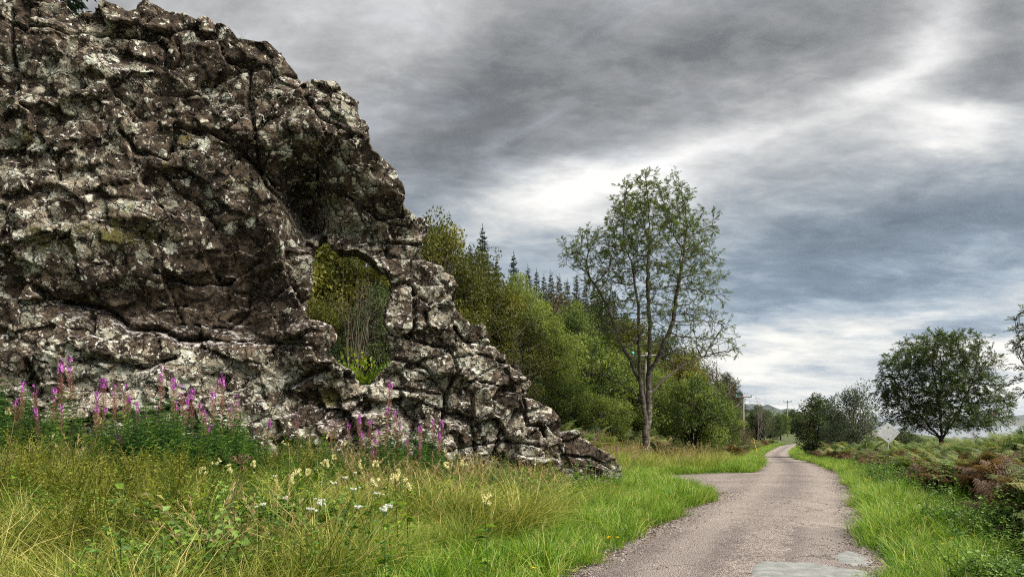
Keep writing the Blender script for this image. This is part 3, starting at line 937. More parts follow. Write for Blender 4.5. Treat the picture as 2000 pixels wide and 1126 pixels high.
GROOVES = [
    ([(20, 45), (60, 62), (110, 62), (140, 72), (160, 70), (230, 66), (262, 72), (300, 64), (330, 66), (345, 58), (385, 44)], 0.05, 0.45),
    ([(25, 20), (28, 100), (34, 190)], 0.045, 0.3), ([(335, 60), (322, 95), (318, 130), (340, 140), (352, 110), (345, 80)], 0.05, 0.22),
    ([(240, 262), (270, 300), (330, 315), (345, 250), (400, 258), (470, 295), (500, 320), (540, 355), (610, 345)], 0.06, 0.5),
    ([(448, 122), (490, 130), (487, 200), (498, 262), (505, 330), (520, 360), (560, 385)], 0.05, 0.35), ([(450, 128), (400, 180), (360, 190)], 0.04, 0.2),
    ([(505, 260), (545, 195), (600, 205)], 0.04, 0.22), ([(600, 205), (620, 245), (655, 262), (680, 275)], 0.045, 0.3), ([(618, 322), (655, 290), (660, 262)], 0.045, 0.25),
    ([(618, 322), (622, 345), (650, 362), (690, 385), (730, 410), (745, 420), (785, 420)], 0.07, 0.6),
    ([(70, 560), (100, 578), (160, 585), (200, 600), (245, 640), (300, 640), (345, 663), (395, 660)], 0.10, 0.6), ([(185, 700), (245, 712), (290, 720), (340, 700)], 0.06, 0.4),
    ([(60, 706), (66, 760), (80, 800)], 0.09, 0.4), ([(395, 660), (445, 668), (480, 668), (560, 672), (612, 680)], 0.05, 0.25), ([(300, 530), (370, 545), (440, 540), (510, 500)], 0.045, 0.25),
    ([(320, 340), (345, 370), (390, 400), (420, 440), (400, 480), (380, 500)], 0.05, 0.25), ([(440, 640), (480, 600), (485, 560)], 0.05, 0.2),
    ([(808, 560), (808, 640), (800, 650)], 0.05, 0.35), ([(757, 648), (790, 658), (830, 672), (870, 680)], 0.045, 0.3), ([(770, 700), (830, 720), (850, 745), (870, 770), (875, 800)], 0.05, 0.35),
    ([(878, 690), (888, 730), (870, 775), (860, 850)], 0.05, 0.4), ([(765, 757), (810, 765), (865, 770)], 0.045, 0.3), ([(920, 770), (920, 830), (930, 870), (925, 900)], 0.045, 0.3),
    ([(1022, 776), (1024, 830), (1055, 830), (1060, 850)], 0.05, 0.4), ([(815, 420), (800, 440), (755, 430)], 0.05, 0.3), ([(820, 480), (760, 470), (755, 500)], 0.05, 0.3),
    ([(880, 640), (900, 668), (960, 675)], 0.04, 0.25), ([(640, 722), (600, 735), (560, 760), (545, 790)], 0.08, 0.45), ([(600, 200), (640, 205), (690, 215)], 0.035, 0.2),
    ([(880, 700), (940, 695), (1000, 712)], 0.035, 0.22), ([(905, 760), (930, 735), (970, 715)], 0.035, 0.25), ([(960, 900), (975, 850), (1010, 800)], 0.05, 0.3), ([(870, 880), (930, 870), (990, 860), (1050, 870)], 0.04, 0.25)]
LICH = [(470, 560, 120, 110, -0.75), (420, 640, 120, 40, -0.6), (500, 430, 60, 60, -0.15), (580, 520, 38, 110, 0.35), (100, 430, 160, 130, 0.18), (200, 760, 260, 90, 0.35),
        (470, 740, 130, 70, 0.25), (620, 710, 60, 60, -0.25), (260, 600, 160, 40, -0.4), (850, 560, 90, 90, 0.15), (830, 740, 100, 80, 0.22), (950, 870, 120, 90, 0.2), (620, 830, 60, 60, -0.45),
        (410, 100, 160, 80, -0.15), (700, 340, 100, 70, 0.12), (1010, 760, 40, 40, -0.25), (700, 440, 60, 30, 0.2), (600, 380, 60, 60, -0.1)]
MOSS = [(240, 450, 90, 50, 0.55), (90, 470, 90, 50, 0.4), (60, 260, 60, 40, 0.4), (350, 290, 50, 60, 0.4), (580, 590, 20, 100, 0.25), (470, 360, 60, 40, 0.45), (650, 390, 60, 25, 0.5),
        (640, 775, 60, 25, 0.6), (850, 700, 40, 60, 0.15), (300, 40, 200, 40, 0.15)]

root = empty('rock_dyke', (-4.6, 16.0, 0.0))
tag(root, 'great dark lichen-crusted rock wall pierced by a window-like hole', 'rock')
res = rock_mass(OUT, HOLE, 0.041, 2.6, 0.0, ROCK_BLOBS, GROOVES, 1.35, 3, LICH, MOSS)
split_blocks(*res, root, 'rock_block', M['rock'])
broot = empty('boulder', (2.2, 18.4, 0.0))
tag(broot, 'low reddish brown boulder at the road end of the rock wall', 'boulder')
res = rock_mass(BOULDER, None, 0.035, 1.5, 0.0, [(1120, 900, 30, 40, 0.1)], [([(1096, 885), (1150, 892), (1190, 915)], 0.04, 0.2)], 1.9, 77,
                [(1150, 930, 60, 25, 0.15), (1140, 885, 60, 22, -0.7)], [], 1.0)
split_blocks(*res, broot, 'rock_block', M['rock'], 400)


# ------------------------------------------------------------------ trees
def ordinal(k):
    w1 = ['zeroth', 'first', 'second', 'third', 'fourth', 'fifth', 'sixth', 'seventh', 'eighth', 'ninth', 'tenth', 'eleventh', 'twelfth', 'thirteenth', 'fourteenth', 'fifteenth', 'sixteenth', 'seventeenth', 'eighteenth', 'nineteenth']
    tens = {2: 'twenty', 3: 'thirty', 4: 'forty', 5: 'fifty', 6: 'sixty'}
    if k < 20:
        return w1[k]
    t_, u_ = divmod(k, 10)
    return {2: 'twentieth', 3: 'thirtieth', 4: 'fortieth', 5: 'fiftieth', 6: 'sixtieth'}[t_] if u_ == 0 else tens[t_] + '-' + w1[u_]


def colonise(att, seeds, step=0.35, infl=3.5, kill=0.7, up=0.15, iters=90, r=rng):
    """space colonisation: seeds = list of polylines (n,3) joined in order; returns nodes, parents"""
    N, par = [], []
    for pl in seeds:
        pl = np.asarray(pl, float)
        last = -1
        if N:
            last = int(np.argmin(((np.array(N) - pl[0]) ** 2).sum(1)))
        for a, b_ in zip(pl[:-1], pl[1:]):
            k = max(2, int(np.linalg.norm(b_ - a) / step))
            for q in np.linspace(0, 1, k, endpoint=False):
                N.append(a + (b_ - a) * q + r.normal(size=3) * step * 0.10)
                par.append(last); last = len(N) - 1
        N.append(pl[-1]); par.append(last)
    N = np.array(N); par = list(par)
    att = np.asarray(att)
    for _ in range(iters):
        if len(att) == 0:
            break
        d = np.sqrt(((att[:, None] - N[None]) ** 2).sum(-1))
        near = d.argmin(1); dn = d[np.arange(len(att)), near]
        ok = dn < infl
        if not ok.any():
            infl *= 1.4
            continue
        dirs = np.zeros_like(N); cnt = np.zeros(len(N))
        np.add.at(dirs, near[ok], norm(att[ok] - N[near[ok]])); np.add.at(cnt, near[ok], 1)
        g = np.where(cnt > 0)[0]
        nd = norm(norm(dirs[g]) + np.array([0, 0, up]) + r.normal(size=(len(g), 3)) * 0.18)
        newp = N[g] + nd * step
        par += list(g)
        N = np.concatenate([N, newp])
        d2 = np.sqrt(((att[:, None] - newp[None]) ** 2).sum(-1)).min(1)
        att = att[d2 > kill]
    return N, np.array(par)


def limb_radii(N, par, tip, expo=2.3):
    r = np.zeros(len(N)); ch = np.zeros(len(N), int)
    for i in range(len(N)):
        if par[i] >= 0:
            ch[par[i]] += 1
    acc = np.zeros(len(N))
    for i in range(len(N) - 1, -1, -1):
        if ch[i] == 0:
            acc[i] = tip ** expo
        r[i] = acc[i] ** (1 / expo)
        if par[i] >= 0:
            acc[par[i]] += acc[i]
    # nodes are appended after their parents, so one backward pass is enough
    return r, ch


def compound_leaves(mb, P, D, r, size, nl=4, tintc=0.5):
    """pinnate leaves: pairs of leaflets along a short stalk"""
    n = len(P)
    D = norm(D)
    N_ = norm(np.array([0, 0, 1.0]) + 0.55 * rdir(n, r))
    S = norm(np.cross(D, N_))
    L = size * r.uniform(0.7, 1.25, n)
    tn = np.clip(tintc + r.normal(0, 0.2, n), 0, 1)
    for k in range(nl):
        q = (k + 0.6) / nl
        base = P + D * (L * q)[:, None] - np.array([0, 0, 1.0]) * (0.22 * L * q * q)[:, None]
        for sg in (-1, 1):
            leaves(mb, base, norm(S * sg * 0.9 + D * 0.55 + 0.15 * rdir(n, r)), N_, L * 0.42, L * 0.105, tn)
    leaves(mb, P + D * L[:, None] * 0.95 - np.array([0, 0, 1.0]) * (0.22 * L)[:, None], D, N_, L * 0.42, L * 0.1, tn)


def in_poly(px, py, poly):
    return poly_sdf(px, py, poly) < 0


def grown_tree(name, label, cat, base_px, Y, poly, seeds_px, natt, depth, leafmat, barkmat, tip, r, leaf=0.2, leaf_n=1.0, step=0.33, kill=0.7, infl=3.5, berries=0, up=0.15, dens=None, twigs=2):
    cx, cy = base_px
    bx = (cx - 1000) / F * Y
    root_ = empty(name, gpt(bx, Y))
    tag(root_, label, cat)
    o = np.array(root_.location)
    P = np.array(poly, float)
    at = []
    xm, xw = P[:, 0].mean(), np.ptp(P[:, 0]) / 2
    while len(at) < natt:
        q = np.column_stack([r.uniform(P[:, 0].min(), P[:, 0].max(), 400), r.uniform(P[:, 1].min(), P[:, 1].max(), 400)])
        q = q[in_poly(q[:, 0], q[:, 1], poly)]
        for x, y in q:
            w_ = math.sqrt(max(0.08, 1 - ((x - xm) / xw) ** 2))
            dy = r.uniform(-1, 1) * depth * w_
            if True:
                p = pix(x, y, Y); p[1] += dy
                at.append(p)
    at = np.array(at[:natt])
    seeds = []
    for pl in seeds_px:
        seeds.append([pix(x, y, Y) + np.array([0, dy, 0]) for x, y, dy in pl])
    seeds[0][0][2] = o[2] - 0.25
    N, par = colonise(at, seeds, step, infl, kill, up, 80, r)
    rad, ch = limb_radii(N, par, tip)
    mb = MB()
    e = np.where(par >= 0)[0]
    big = rad[e] > 0.05
    for sel, ns in ((big, 8), (~big, 4)):
        k = e[sel]
        A, B = N[par[k]], N[k]
        ra = np.minimum(rad[par[k]], rad[k] * 1.35 + 0.004)
        frusta(mb, A - o - (B - A) * 0.06, B - o + (B - A) * 0.06, ra, rad[k], ns)
    # twigs with leaves on the thin shoots
    thin = np.where(rad < tip * 2.6)[0]
    lm = MB()
    allp, alld = [], []
    for _ in range(twigs):
        k = thin[r.uniform(size=len(thin)) < leaf_n]
        if dens is not None:
            ppx = 1000 + F * N[k, 0] / N[k, 1]; ppy = HOR - F * (N[k, 2] - EYE) / N[k, 1]
            k = k[[r.uniform() < dens(a, b_) for a, b_ in zip(ppx, ppy)]]
        d = norm(N[k] - N[np.maximum(par[k], 0)])
        td = norm(d + 0.9 * rdir(len(k), r) + np.array([0, 0, 0.2]))
        tl = r.uniform(0.15, 0.5, len(k))[:, None] * (step / 0.33)
        tips = N[k] + td * tl
        frusta(mb, N[k] - o, tips - o, tip * 0.7, tip * 0.3, 3)
        for q in (0.45, 0.75, 1.0):
            allp.append(N[k] + td * tl * q - o); alld.append(norm(td + 0.8 * rdir(len(k), r)))
    compound_leaves(lm, np.concatenate(allp), np.concatenate(alld), r, leaf)
    mb.obj('trunk', M[barkmat], root_, True)
    cr_ = lm.obj('crown', M[leafmat], root_)
    if berries:
        k = r.choice(thin, berries)
        bm_ = MB()
        for p in N[k] - o:
            for c in p + r.normal(size=(7, 3)) * 0.035:
                frusta(bm_, [c - [0, 0, .012]], [c + [0, 0, .012]], 0.014, 0.012, 5, r.uniform(0, 1))
        bm_.obj('berry_cluster', M['berry'], cr_)
    return root_


ASH = [(1090, 482), (1130, 460), (1165, 452), (1192, 442), (1183, 402), (1215, 372), (1265, 360), (1312, 374), (1345, 406), (1376, 440), (1386, 500), (1407, 545), (1398, 590), (1422, 632),
       (1452, 686), (1425, 706), (1372, 700), (1330, 716), (1285, 700), (1235, 705), (1180, 690), (1150, 655), (1172, 610), (1130, 545), (1100, 512)]
rr = np.random.default_rng(11)
grown_tree('ash_tree', 'tall slender twin-stemmed ash with thin leaves beside the road', 'tree', (1267, 876), 40, ASH,
           [[(1262, 880, 0), (1262, 840, 0), (1258, 790, 0), (1250, 745, .1), (1232, 700, .3), (1212, 660, .5), (1190, 590, .8), (1150, 520, 1.2)],
            [(1262, 840, 0), (1270, 820, .2), (1269, 770, .3), (1268, 720, .2), (1268, 640, -.2), (1262, 560, -.3), (1270, 470, 0)],
            [(1268, 730, .2), (1288, 690, -.3), (1306, 640, -.7), (1318, 560, -1.0), (1330, 480, -1.0)],
            [(1269, 770, .3), (1298, 740, .6), (1340, 712, 1.0), (1390, 690, 1.3)],
            [(1250, 745, .1), (1244, 680, -.6), (1240, 600, -1.2), (1225, 520, -1.4)],
            [(1258, 790, 0), (1238, 760, .8), (1200, 735, 1.4), (1160, 725, 1.8)]],
           2600, 3.3, 'ash', 'bark', 0.0125, rr, leaf=0.205, leaf_n=0.85, step=0.27, kill=0.40, infl=2.6,
           dens=lambda x, y: np.clip(0.28 + 0.8 * (620 - y) / 240, 0.22, 1.0), twigs=3)
ROW = [(1712, 768), (1735, 730), (1728, 705), (1755, 694), (1775, 690), (1778, 672), (1815, 646), (1855, 652), (1885, 668), (1905, 700), (1930, 735), (1932, 758), (1955, 778), (1962, 810), (1940, 832), (1880, 842), (1800, 838), (1748, 822)]
grown_tree('rowan_tree', 'broad dark green rowan rising from the bracken right of the road', 'tree', (1838, 856), 40, ROW,
           [[(1838, 880, 0), (1838, 840, 0), (1836, 790, .1), (1840, 720, .1)],
            [(1838, 858, 0), (1815, 820, .5), (1780, 770, .8), (1760, 730, 1)], [(1838, 858, 0), (1825, 810, -.6), (1805, 740, -1)], [(1838, 858, 0), (1860, 810, -.5), (1885, 740, -.7)],
            [(1838, 858, 0), (1870, 820, .6), (1915, 775, .9)], [(1838, 858, 0), (1790, 830, -.4), (1745, 790, -.6)]],
           1500, 2.6, 'rowan', 'barkd', 0.009, rr, leaf=0.25, leaf_n=0.8, step=0.24, kill=0.34, infl=2.5, berries=5, twigs=3)
grown_tree('rowan_tree', 'dark rowan cut off by the right edge of the picture', 'tree', (2075, 870), 30,
           [(2000, 705), (1994, 686), (2012, 660), (1998, 632), (2022, 600), (2060, 560), (2130, 570), (2170, 640), (2180, 740), (2120, 800), (2040, 790), (2010, 720)],
           [[(2075, 890, 0), (2075, 820, 0), (2072, 740, .1), (2068, 650, 0)], [(2075, 840, 0), (2040, 760, .5), (2010, 690, .6)], [(2075, 840, 0), (2110, 760, -.5)]],
           420, 2.0, 'rowan', 'barkd', 0.010, rr, leaf=0.24, leaf_n=0.9, step=0.26, kill=0.45, infl=2.5, twigs=3)


def bush_meshes(name, r, h, w, nclump, per, leafL, leafW, mat, barkmat, shape=0.6, open_=0.0, up=0.0, spread=1.0):
    """a shrub or small tree of height h and width w: a trunk mesh with limbs and a crown of leaf clumps"""
    cs = []
    while len(cs) < nclump:
        p = r.uniform(-1, 1, 3)
        q = np.linalg.norm(p)
        if q > 1 or (q < 0.55 and r.uniform() < 0.75):
            continue
        zz_ = (p[2] * 0.5 + 0.5)
        wid = 1.0 if zz_ < shape else math.sqrt(max(0.05, 1 - ((zz_ - shape) / (1 - shape)) ** 2 * 0.9))
        wid *= (0.72 + 0.28 * min(1, zz_ / 0.25))
        cs.append([p[0] * w / 2 * wid * (0.85 + 0.3 * r.uniform()), p[1] * w / 2 * wid, (0.07 + 0.9 * zz_ ** 0.9) * h * r.uniform(0.92, 1.06)])
    cs = np.array(cs)
    tb, lm = MB(), MB()
    ns = 4
    stem_top = np.column_stack([r.normal(0, 0.10 * w, ns), r.normal(0, 0.10 * w, ns), np.full(ns, 0.45 * h) * r.uniform(0.8, 1.2, ns)])
    for p in stem_top:
        tube(tb, [[0, 0, -0.3], p * [0.25, 0.25, 0.35], p], [0.028 * h, 0.022 * h, 0.015 * h], 6)
    for c in cs:
        p = stem_top[np.argmin(((stem_top - c) ** 2).sum(1))]
        k = p * r.uniform(0.55, 1.0)
        mid = (k + c) / 2 + r.normal(size=3) * 0.05 * h
        tube(tb, [k, mid, c], [0.010 * h, 0.006 * h, 0.002 * h], 4)
    cr_ = (w * w * h) ** 0.3333 * 0.145 * spread * (60 / nclump) ** 0.33
    ctint = np.clip(r.normal(0.46, 0.22, nclump), 0.03, 0.97)
    for c, ct in zip(cs, ctint):
        n = int(per * r.uniform(0.6, 1.4))
        d = rdir(n, r)
        rad = cr_ * r.uniform(0.35, 1.15, n) ** 0.6 * r.uniform(0.75, 1.2)
        P = c + d * rad[:, None] * np.array([1, 1, 0.75]) + np.array([0, 0, up]) * rad[:, None]
        P[:, 2] = np.maximum(P[:, 2], 0.05)
        out = norm(d + 0.9 * rdir(n, r) + np.array([0, 0, 0.25]))
        leaves(lm, P, out, norm(d * 0.6 + np.array([0, 0, 0.7]) + 0.6 * rdir(n, r)), leafL * r.uniform(0.6, 1.3, n), leafW * r.uniform(0.7, 1.2, n), np.clip(ct + r.normal(0, 0.13, n), 0, 1))
    return tb.mesh(name + '_trunk', M[barkmat], True), lm.mesh(name + '_crown', M[mat])


rb = np.random.default_rng(5)
BUSH = {
    'olive': [bush_meshes('olive', rb, 5, 5.2, 110, 150, 0.14, 0.048, 'bush_a', 'barkd', spread=0.95) for _ in range(2)],
    'olive_tall': [bush_meshes('olive', rb, 10, 6.6, 260, 150, 0.15, 0.050, 'bush_a', 'barkd', spread=1.0) for _ in range(2)],
    'fresh': [bush_meshes('fresh', rb, 5, 4.8, 100, 140, 0.15, 0.045, 'bush_b', 'barkd', spread=0.95) for _ in range(2)],
    'fresh_tall': [bush_meshes('fresh', rb, 9, 5.6, 210, 140, 0.16, 0.045, 'bush_b', 'barkd', spread=1.0, up=0.3) for _ in range(2)],
    'dark': [bush_meshes('dark', rb, 5, 4.8, 100, 130, 0.15, 0.05, 'bush_c', 'barkd') for _ in range(2)],
    'dark_tall': [bush_meshes('dark', rb, 9, 5.8, 200, 130, 0.16, 0.05, 'bush_c', 'barkd') for _ in range(1)],
    'brown': [bush_meshes('brown', rb, 5, 5.0, 90, 70, 0.13, 0.04, 'bush_d', 'twig') for _ in range(1)],
    'lime': [bush_meshes('lime', rb, 2.2, 2.4, 60, 60, 0.12, 0.05, 'lime', 'barkd')],
    'willow': [bush_meshes('willow', rb, 5, 4.4, 80, 110, 0.15, 0.035, 'willow', 'barkg', shape=0.35, spread=0.85, up=0.4)],
    'round': [bush_meshes('round', rb, 5, 4.8, 90, 150, 0.15, 0.055, 'rowan', 'barkd', shape=0.6)],
}


def conifer_meshes(r, h=10.0, w=4.8):
    tb, lm = MB(), MB()
    tube(tb, [[0, 0, -0.4], [0, 0, h * 0.5], [0, 0, h]], [0.16, 0.09, 0.012], 7)
    z = 0.06 * h
    while z < h * 0.985:
        q = 1 - z / h
        L0 = (w / 2) * q + 0.06
        nb = 9 if q > 0.2 else 6
        a0 = r.uniform(0, 6.28)
        for k in range(nb):
            a = a0 + k * 6.283 / nb + r.normal(0, 0.15)
            L = L0 * r.uniform(0.6, 1.15)
            zb = z + r.normal(0, 0.09)
            dh = np.array([math.cos(a), math.sin(a), 0])
            droop = -0.10 - 0.28 * q
            ts = np.linspace(0, 1, 5)
            pts = np.array([0, 0, zb]) + dh * (L * ts)[:, None] + np.array([0, 0, 1.0]) * (L * (droop * ts + 0.28 * ts ** 2))[:, None]
            frusta(tb, pts[:1], pts[-1:], 0.022 * q + 0.006, 0.004, 3)
            nt = max(4, int(L / 0.11))
            t_ = r.uniform(0.12, 1.0, nt)
            bp = np.column_stack([np.interp(t_, ts, pts[:, j]) for j in range(3)])
            sd_ = np.cross(dh, [0, 0, 1.0])
            for sg in (-1, 1):
                dd = norm(dh * 0.75 + sd_ * sg * 0.8 + np.array([0, 0, -0.22]) + 0.18 * rdir(nt, r))
                leaves(lm, bp, dd, np.array([0, 0, 1.0]) + 0.3 * rdir(nt, r), np.minimum(0.42, 0.40 * L * (1.15 - t_)) + 0.07, 0.035, np.clip(r.normal(0.45 + 0.25 * t_, 0.13), 0, 1), droop=0.3)
            leaves(lm, pts[-2:-1], [pts[-1] - pts[-2]], [[0, 0, 1.0]], 0.16, 0.03, 0.7)
        z += (0.13 + 0.15 * q) * h / 10
    leaves(lm, [[0, 0, h - 0.1]], [[0, 0, 1.0]], [[1.0, 0, 0]], 0.5, 0.02, 0.5)
    return tb.mesh('spruce_trunk', M['barkd'], True), lm.mesh('spruce_crown', M['spruce'])


def bare_meshes(r, h=5.0, lean=0.9, n0=5, barkmat='twig'):
    tb = MB(); segs = []

    def grow(p, d, L, rad, lev):
        k = 4
        for _ in range(k):
            d = norm((d + 0.13 * r.normal(size=3) + np.array([0, 0, 0.05]))[None])[0]
            q = p + d * L / k
            segs.append((p, q, rad, rad * 0.82)); p = q; rad *= 0.82
            if lev < 4 and r.uniform() < (0.55 if lev else 0.4):
                grow(p, norm((d + lean * 0.8 * r.normal(size=3))[None])[0], L * r.uniform(0.45, 0.7), rad * 0.7, lev + 1)
        if lev < 4:
            for _ in range(2):
                grow(p, norm((d + 0.5 * r.normal(size=3))[None])[0], L * r.uniform(0.45, 0.7), rad * 0.75, lev + 1)
    for _ in range(n0):
        grow(np.array([0, 0, -0.2]), norm(np.array([[r.normal(0, 0.22), r.normal(0, 0.22), 1.0]]))[0], h * 0.45, 0.012 * h, 1)
    A, B, a, b_ = (np.array(x) for x in zip(*segs))
    frusta(tb, A, B, a, b_, 3)
    return tb.mesh('bare_branches', M[barkmat], False)


SPRUCE = [conifer_meshes(rb) for _ in range(3)]
BARE = [bare_meshes(rb), bare_meshes(rb, n0=3, barkmat='barkg')]


def place_tree(kind, px, top, wpx, Y, label, group=None, name=None, ground_sink=0.0, hmin=None, rz=None, cat='shrub'):
    X = (px - 1000) / F * Y
    g = gpt(X, Y)
    H = EYE + (HOR - top) / F * Y - g.z
    Wd = wpx / F * Y
    H = max(H, 0.8)
    nm = name or {'spruce': 'spruce_tree', 'bare': 'bare_shrub'}.get(kind, 'leafy_shrub')
    o = empty(nm, g, random.uniform(0, 6.28) if rz is None else rz)
    tag(o, label, cat, group)
    if kind == 'spruce':
        tm, cm = random.choice(SPRUCE); h0, w0 = 10.4, 5.0
        Wd = max(Wd, H * 0.50)
    elif kind == 'bare' or kind == 'bareg':
        tm, cm = BARE[kind == 'bareg'], None
        h0, w0 = 5.0, 4.0
        co_ = np.empty(len(tm.vertices) * 3, np.float32); tm.vertices.foreach_get('co', co_); co_ = co_.reshape(-1, 3)
        h0, w0 = co_[:, 2].max(), np.ptp(co_[:, 0])
    else:
        kind = kind + '_tall' if H / Wd > 1.35 and kind + '_tall' in BUSH else kind
        tm, cm = random.choice(BUSH[kind]); h0, w0 = {'lime': (2.35, 2.6), 'olive_tall': (10.5, 6.8), 'fresh_tall': (9.6, 5.8), 'dark_tall': (9.5, 6.0)}.get(kind, (5.3, 5.3))
        Wd = max(Wd, w0 * H / h0 * 0.72)
    sc_ = (Wd / w0, Wd / w0, H / h0)
    for nm_, me in (('trunk', tm), ('crown', cm)):
        if me is not None:
            c = link(bpy.data.objects.new(nm_ if kind not in ('bare', 'bareg') else 'branches', me), o)
    o.scale = sc_
    return o


# shrubs and trees of the wood, one by one: kind, photo x, top row, width, distance, label
for a in [
    ('olive', 700, 425, 280, 33, 'yellow-green shrub seen through the hole in the rock'),
    ('olive', 610, 385, 300, 33, 'tall olive tree far behind the upper left corner of the hole'),
    ('olive', 650, 560, 150, 29, 'green bush leaning in at the left of the rock hole'),
    ('lime', 680, 682, 90, 20.5, 'low lime green shrub at the foot of the rock hole'),
    ('lime', 728, 694, 70, 20.8, 'small lime green seedling tuft behind the right jamb of the hole'),
    ('olive', 845, 385, 230, 34, 'tall olive brown tree just behind the top of the rock arch'),
    ('olive', 905, 462, 220, 36, 'olive brown tree crown sloping down right of the arch'),
    ('olive', 965, 535, 210, 38, 'rounded olive brown tree above the stepped rock end'),
    ('olive', 1005, 592, 150, 42, 'dull olive bush below the olive trees beside the rock steps'),
    ('fresh', 1012, 520, 80, 62, 'light green tree between the olive crowns and the spruces'),
    ('fresh', 1065, 598, 150, 47, 'light green ash sapling just right of the olive trees'),
    ('fresh', 1120, 575, 140, 60, 'grey green tree below the spruces left of the tall ash'),
    ('brown', 1085, 545, 120, 88, 'brown half-bare tree under the spruce tops'),
    ('dark', 1180, 560, 130, 85, 'dark green tree on the skyline behind the left side of the ash'),
    ('fresh', 1150, 640, 180, 50, 'mid green bush mass behind the left limbs of the ash'),
    ('olive', 1225, 600, 150, 66, 'olive tree directly behind the middle of the ash'),
    ('fresh', 1235, 665, 150, 53, 'green bush behind the lower trunk of the ash'),
    ('dark', 1300, 640, 150, 88, 'dark tree on the slope right of the ash trunk'),
    ('olive', 1330, 672, 130, 74, 'olive bush on the slope under the right side of the ash'),
    ('fresh', 1352, 716, 150, 43, 'large bright green shrub at the right of the ash trunk'),
    ('brown', 1392, 700, 90, 118, 'brownish tree on the falling skyline right of the ash'),
    ('dark', 1420, 722, 70, 130, 'dark green tree where the wooded slope drops to the road'),
    ('fresh', 1405, 770, 90, 62, 'green bush beside the nearer telegraph pole, left side'),
    ('brown', 1440, 820, 70, 66, 'low brownish bush at the foot of the telegraph pole'),
    ('dark', 1480, 786, 60, 120, 'dark bush just right of the telegraph pole'),
    ('dark', 1505, 797, 55, 140, 'dark hawthorn bush with pale stems by the road bend'),
    ('fresh', 1525, 800, 45, 152, 'light green bush at the inside of the road bend'),
    ('dark', 1545, 797, 60, 190, 'dark bush under the farther telegraph pole'),
    ('olive', 1562, 803, 50, 205, 'olive bush behind the road bend'),
    ('round', 1592, 766, 105, 66, 'rounded dark tree on the right side of the road bend'),
    ('willow', 1668, 742, 125, 54, 'grey green willow bush between the road bend and the rowan'),
    ('willow', 1632, 800, 70, 58, 'low grey green willow scrub left of the taller willow'),
    ('dark', 1765, 830, 70, 58, 'dark low bush behind the diamond sign'),
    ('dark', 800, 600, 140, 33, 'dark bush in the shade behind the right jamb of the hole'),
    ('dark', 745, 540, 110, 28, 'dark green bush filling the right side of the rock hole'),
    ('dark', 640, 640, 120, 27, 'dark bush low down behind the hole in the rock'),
    ('olive', 930, 640, 160, 35, 'dark olive bush behind the steps of the rock'),
    ('dark', 1010, 690, 130, 40, 'dark bush at the foot of the slope behind the rock end'),
    ('fresh', 1090, 720, 130, 44, 'green bush above the bracken behind the rock end'),
    ('fresh', 1170, 760, 130, 45, 'low green bush above the bracken left of the ash'),
]:
    k, px, top, wp, Y, lab = a
    place_tree(k, px, top, wp, Y, lab, cat='tree' if 'tree' in lab.split()[:6] else 'shrub', name='leafy_tree' if 'tree' in lab.split()[:6] else 'leafy_shrub')
sp = sorted([(943, 432, 58, 70), (970, 497, 40, 84), (1003, 486, 52, 78), (1031, 512, 50, 84), (1048, 520, 44, 95), (1062, 530, 40, 108), (1076, 524, 40, 112), (1092, 532, 40, 118), (1108, 540, 38, 125),
             (1126, 532, 36, 128), (1143, 545, 34, 134), (1160, 548, 34, 138), (918, 470, 40, 80), (1017, 530, 44, 90)])
ordw = ['leftmost', 'second', 'third', 'fourth', 'fifth', 'sixth', 'seventh', 'eighth', 'ninth', 'tenth', 'eleventh', 'twelfth', 'thirteenth', 'rightmost']
for i, (px, top, wp, Y) in enumerate(sp):
    place_tree('spruce', px, top, wp, Y, 'dark spruce on the wooded skyline, %s of the row%s' % (ordw[i], '' if i in (0, 13) else ' from the left'), 'spruces on the skyline', cat='tree')
place_tree('spruce', 128, -190, 190, 24, 'spruce whose twigs show above the rock in the top left corner', cat='tree')
place_tree('bare', 1005, 650, 80, 36, 'leafless thin shrub standing right of the stepped rock')
place_tree('bare', 700, 470, 110, 25.5, 'bare twiggy shrub arching across the top of the hole')
place_tree('bareg', 1480, 742, 50, 112, 'leafless grey tree right of the telegraph pole', name='bare_tree', cat='tree')
place_tree('bareg', 1495, 765, 36, 118, 'smaller leafless grey tree next to the bare tree by the pole', name='bare_tree', cat='tree')
# the rest of the wood that fills the slope
rw = np.random.default_rng(23)
nfill, fill = 0, []
while nfill < 70:
    Y = rw.uniform(28, 170)
    o_ = rw.uniform(17, 62)
    X = float(road_x(Y)) - o_ * float(skew(Y))
    px = 1000 + F * X / Y
    if px < 520 or px > 1500:
        continue
    gz = float(ground(X, Y))
    h_ = rw.uniform(2.6, 4.6)
    sky_row = np.interp(px, [500, 800, 1000, 1100, 1200, 1300, 1400, 1450, 1500], [470, 480, 580, 590, 600, 680, 740, 790, 815])
    top = HOR - F * (gz + h_ - EYE) / Y
    if top < sky_row:
        continue
    fill.append((px, ['fresh', 'dark', 'olive', 'fresh', 'brown'][nfill % 5], top, F * rw.uniform(3.2, 5.2) / Y, Y))
    nfill += 1
cnt_ = {}

for px, kd, top, wp, Y in sorted(fill):
    cnt_[kd] = cnt_.get(kd, 0) + 1
    place_tree(kd, px, top, wp, Y, '%s bush of the wooded slope, %s of its colour from the left' % ({'fresh': 'fresh green', 'dark': 'dark green', 'olive': 'olive', 'brown': 'brownish'}[kd], ordinal(cnt_[kd])), 'bushes of the wooded slope')

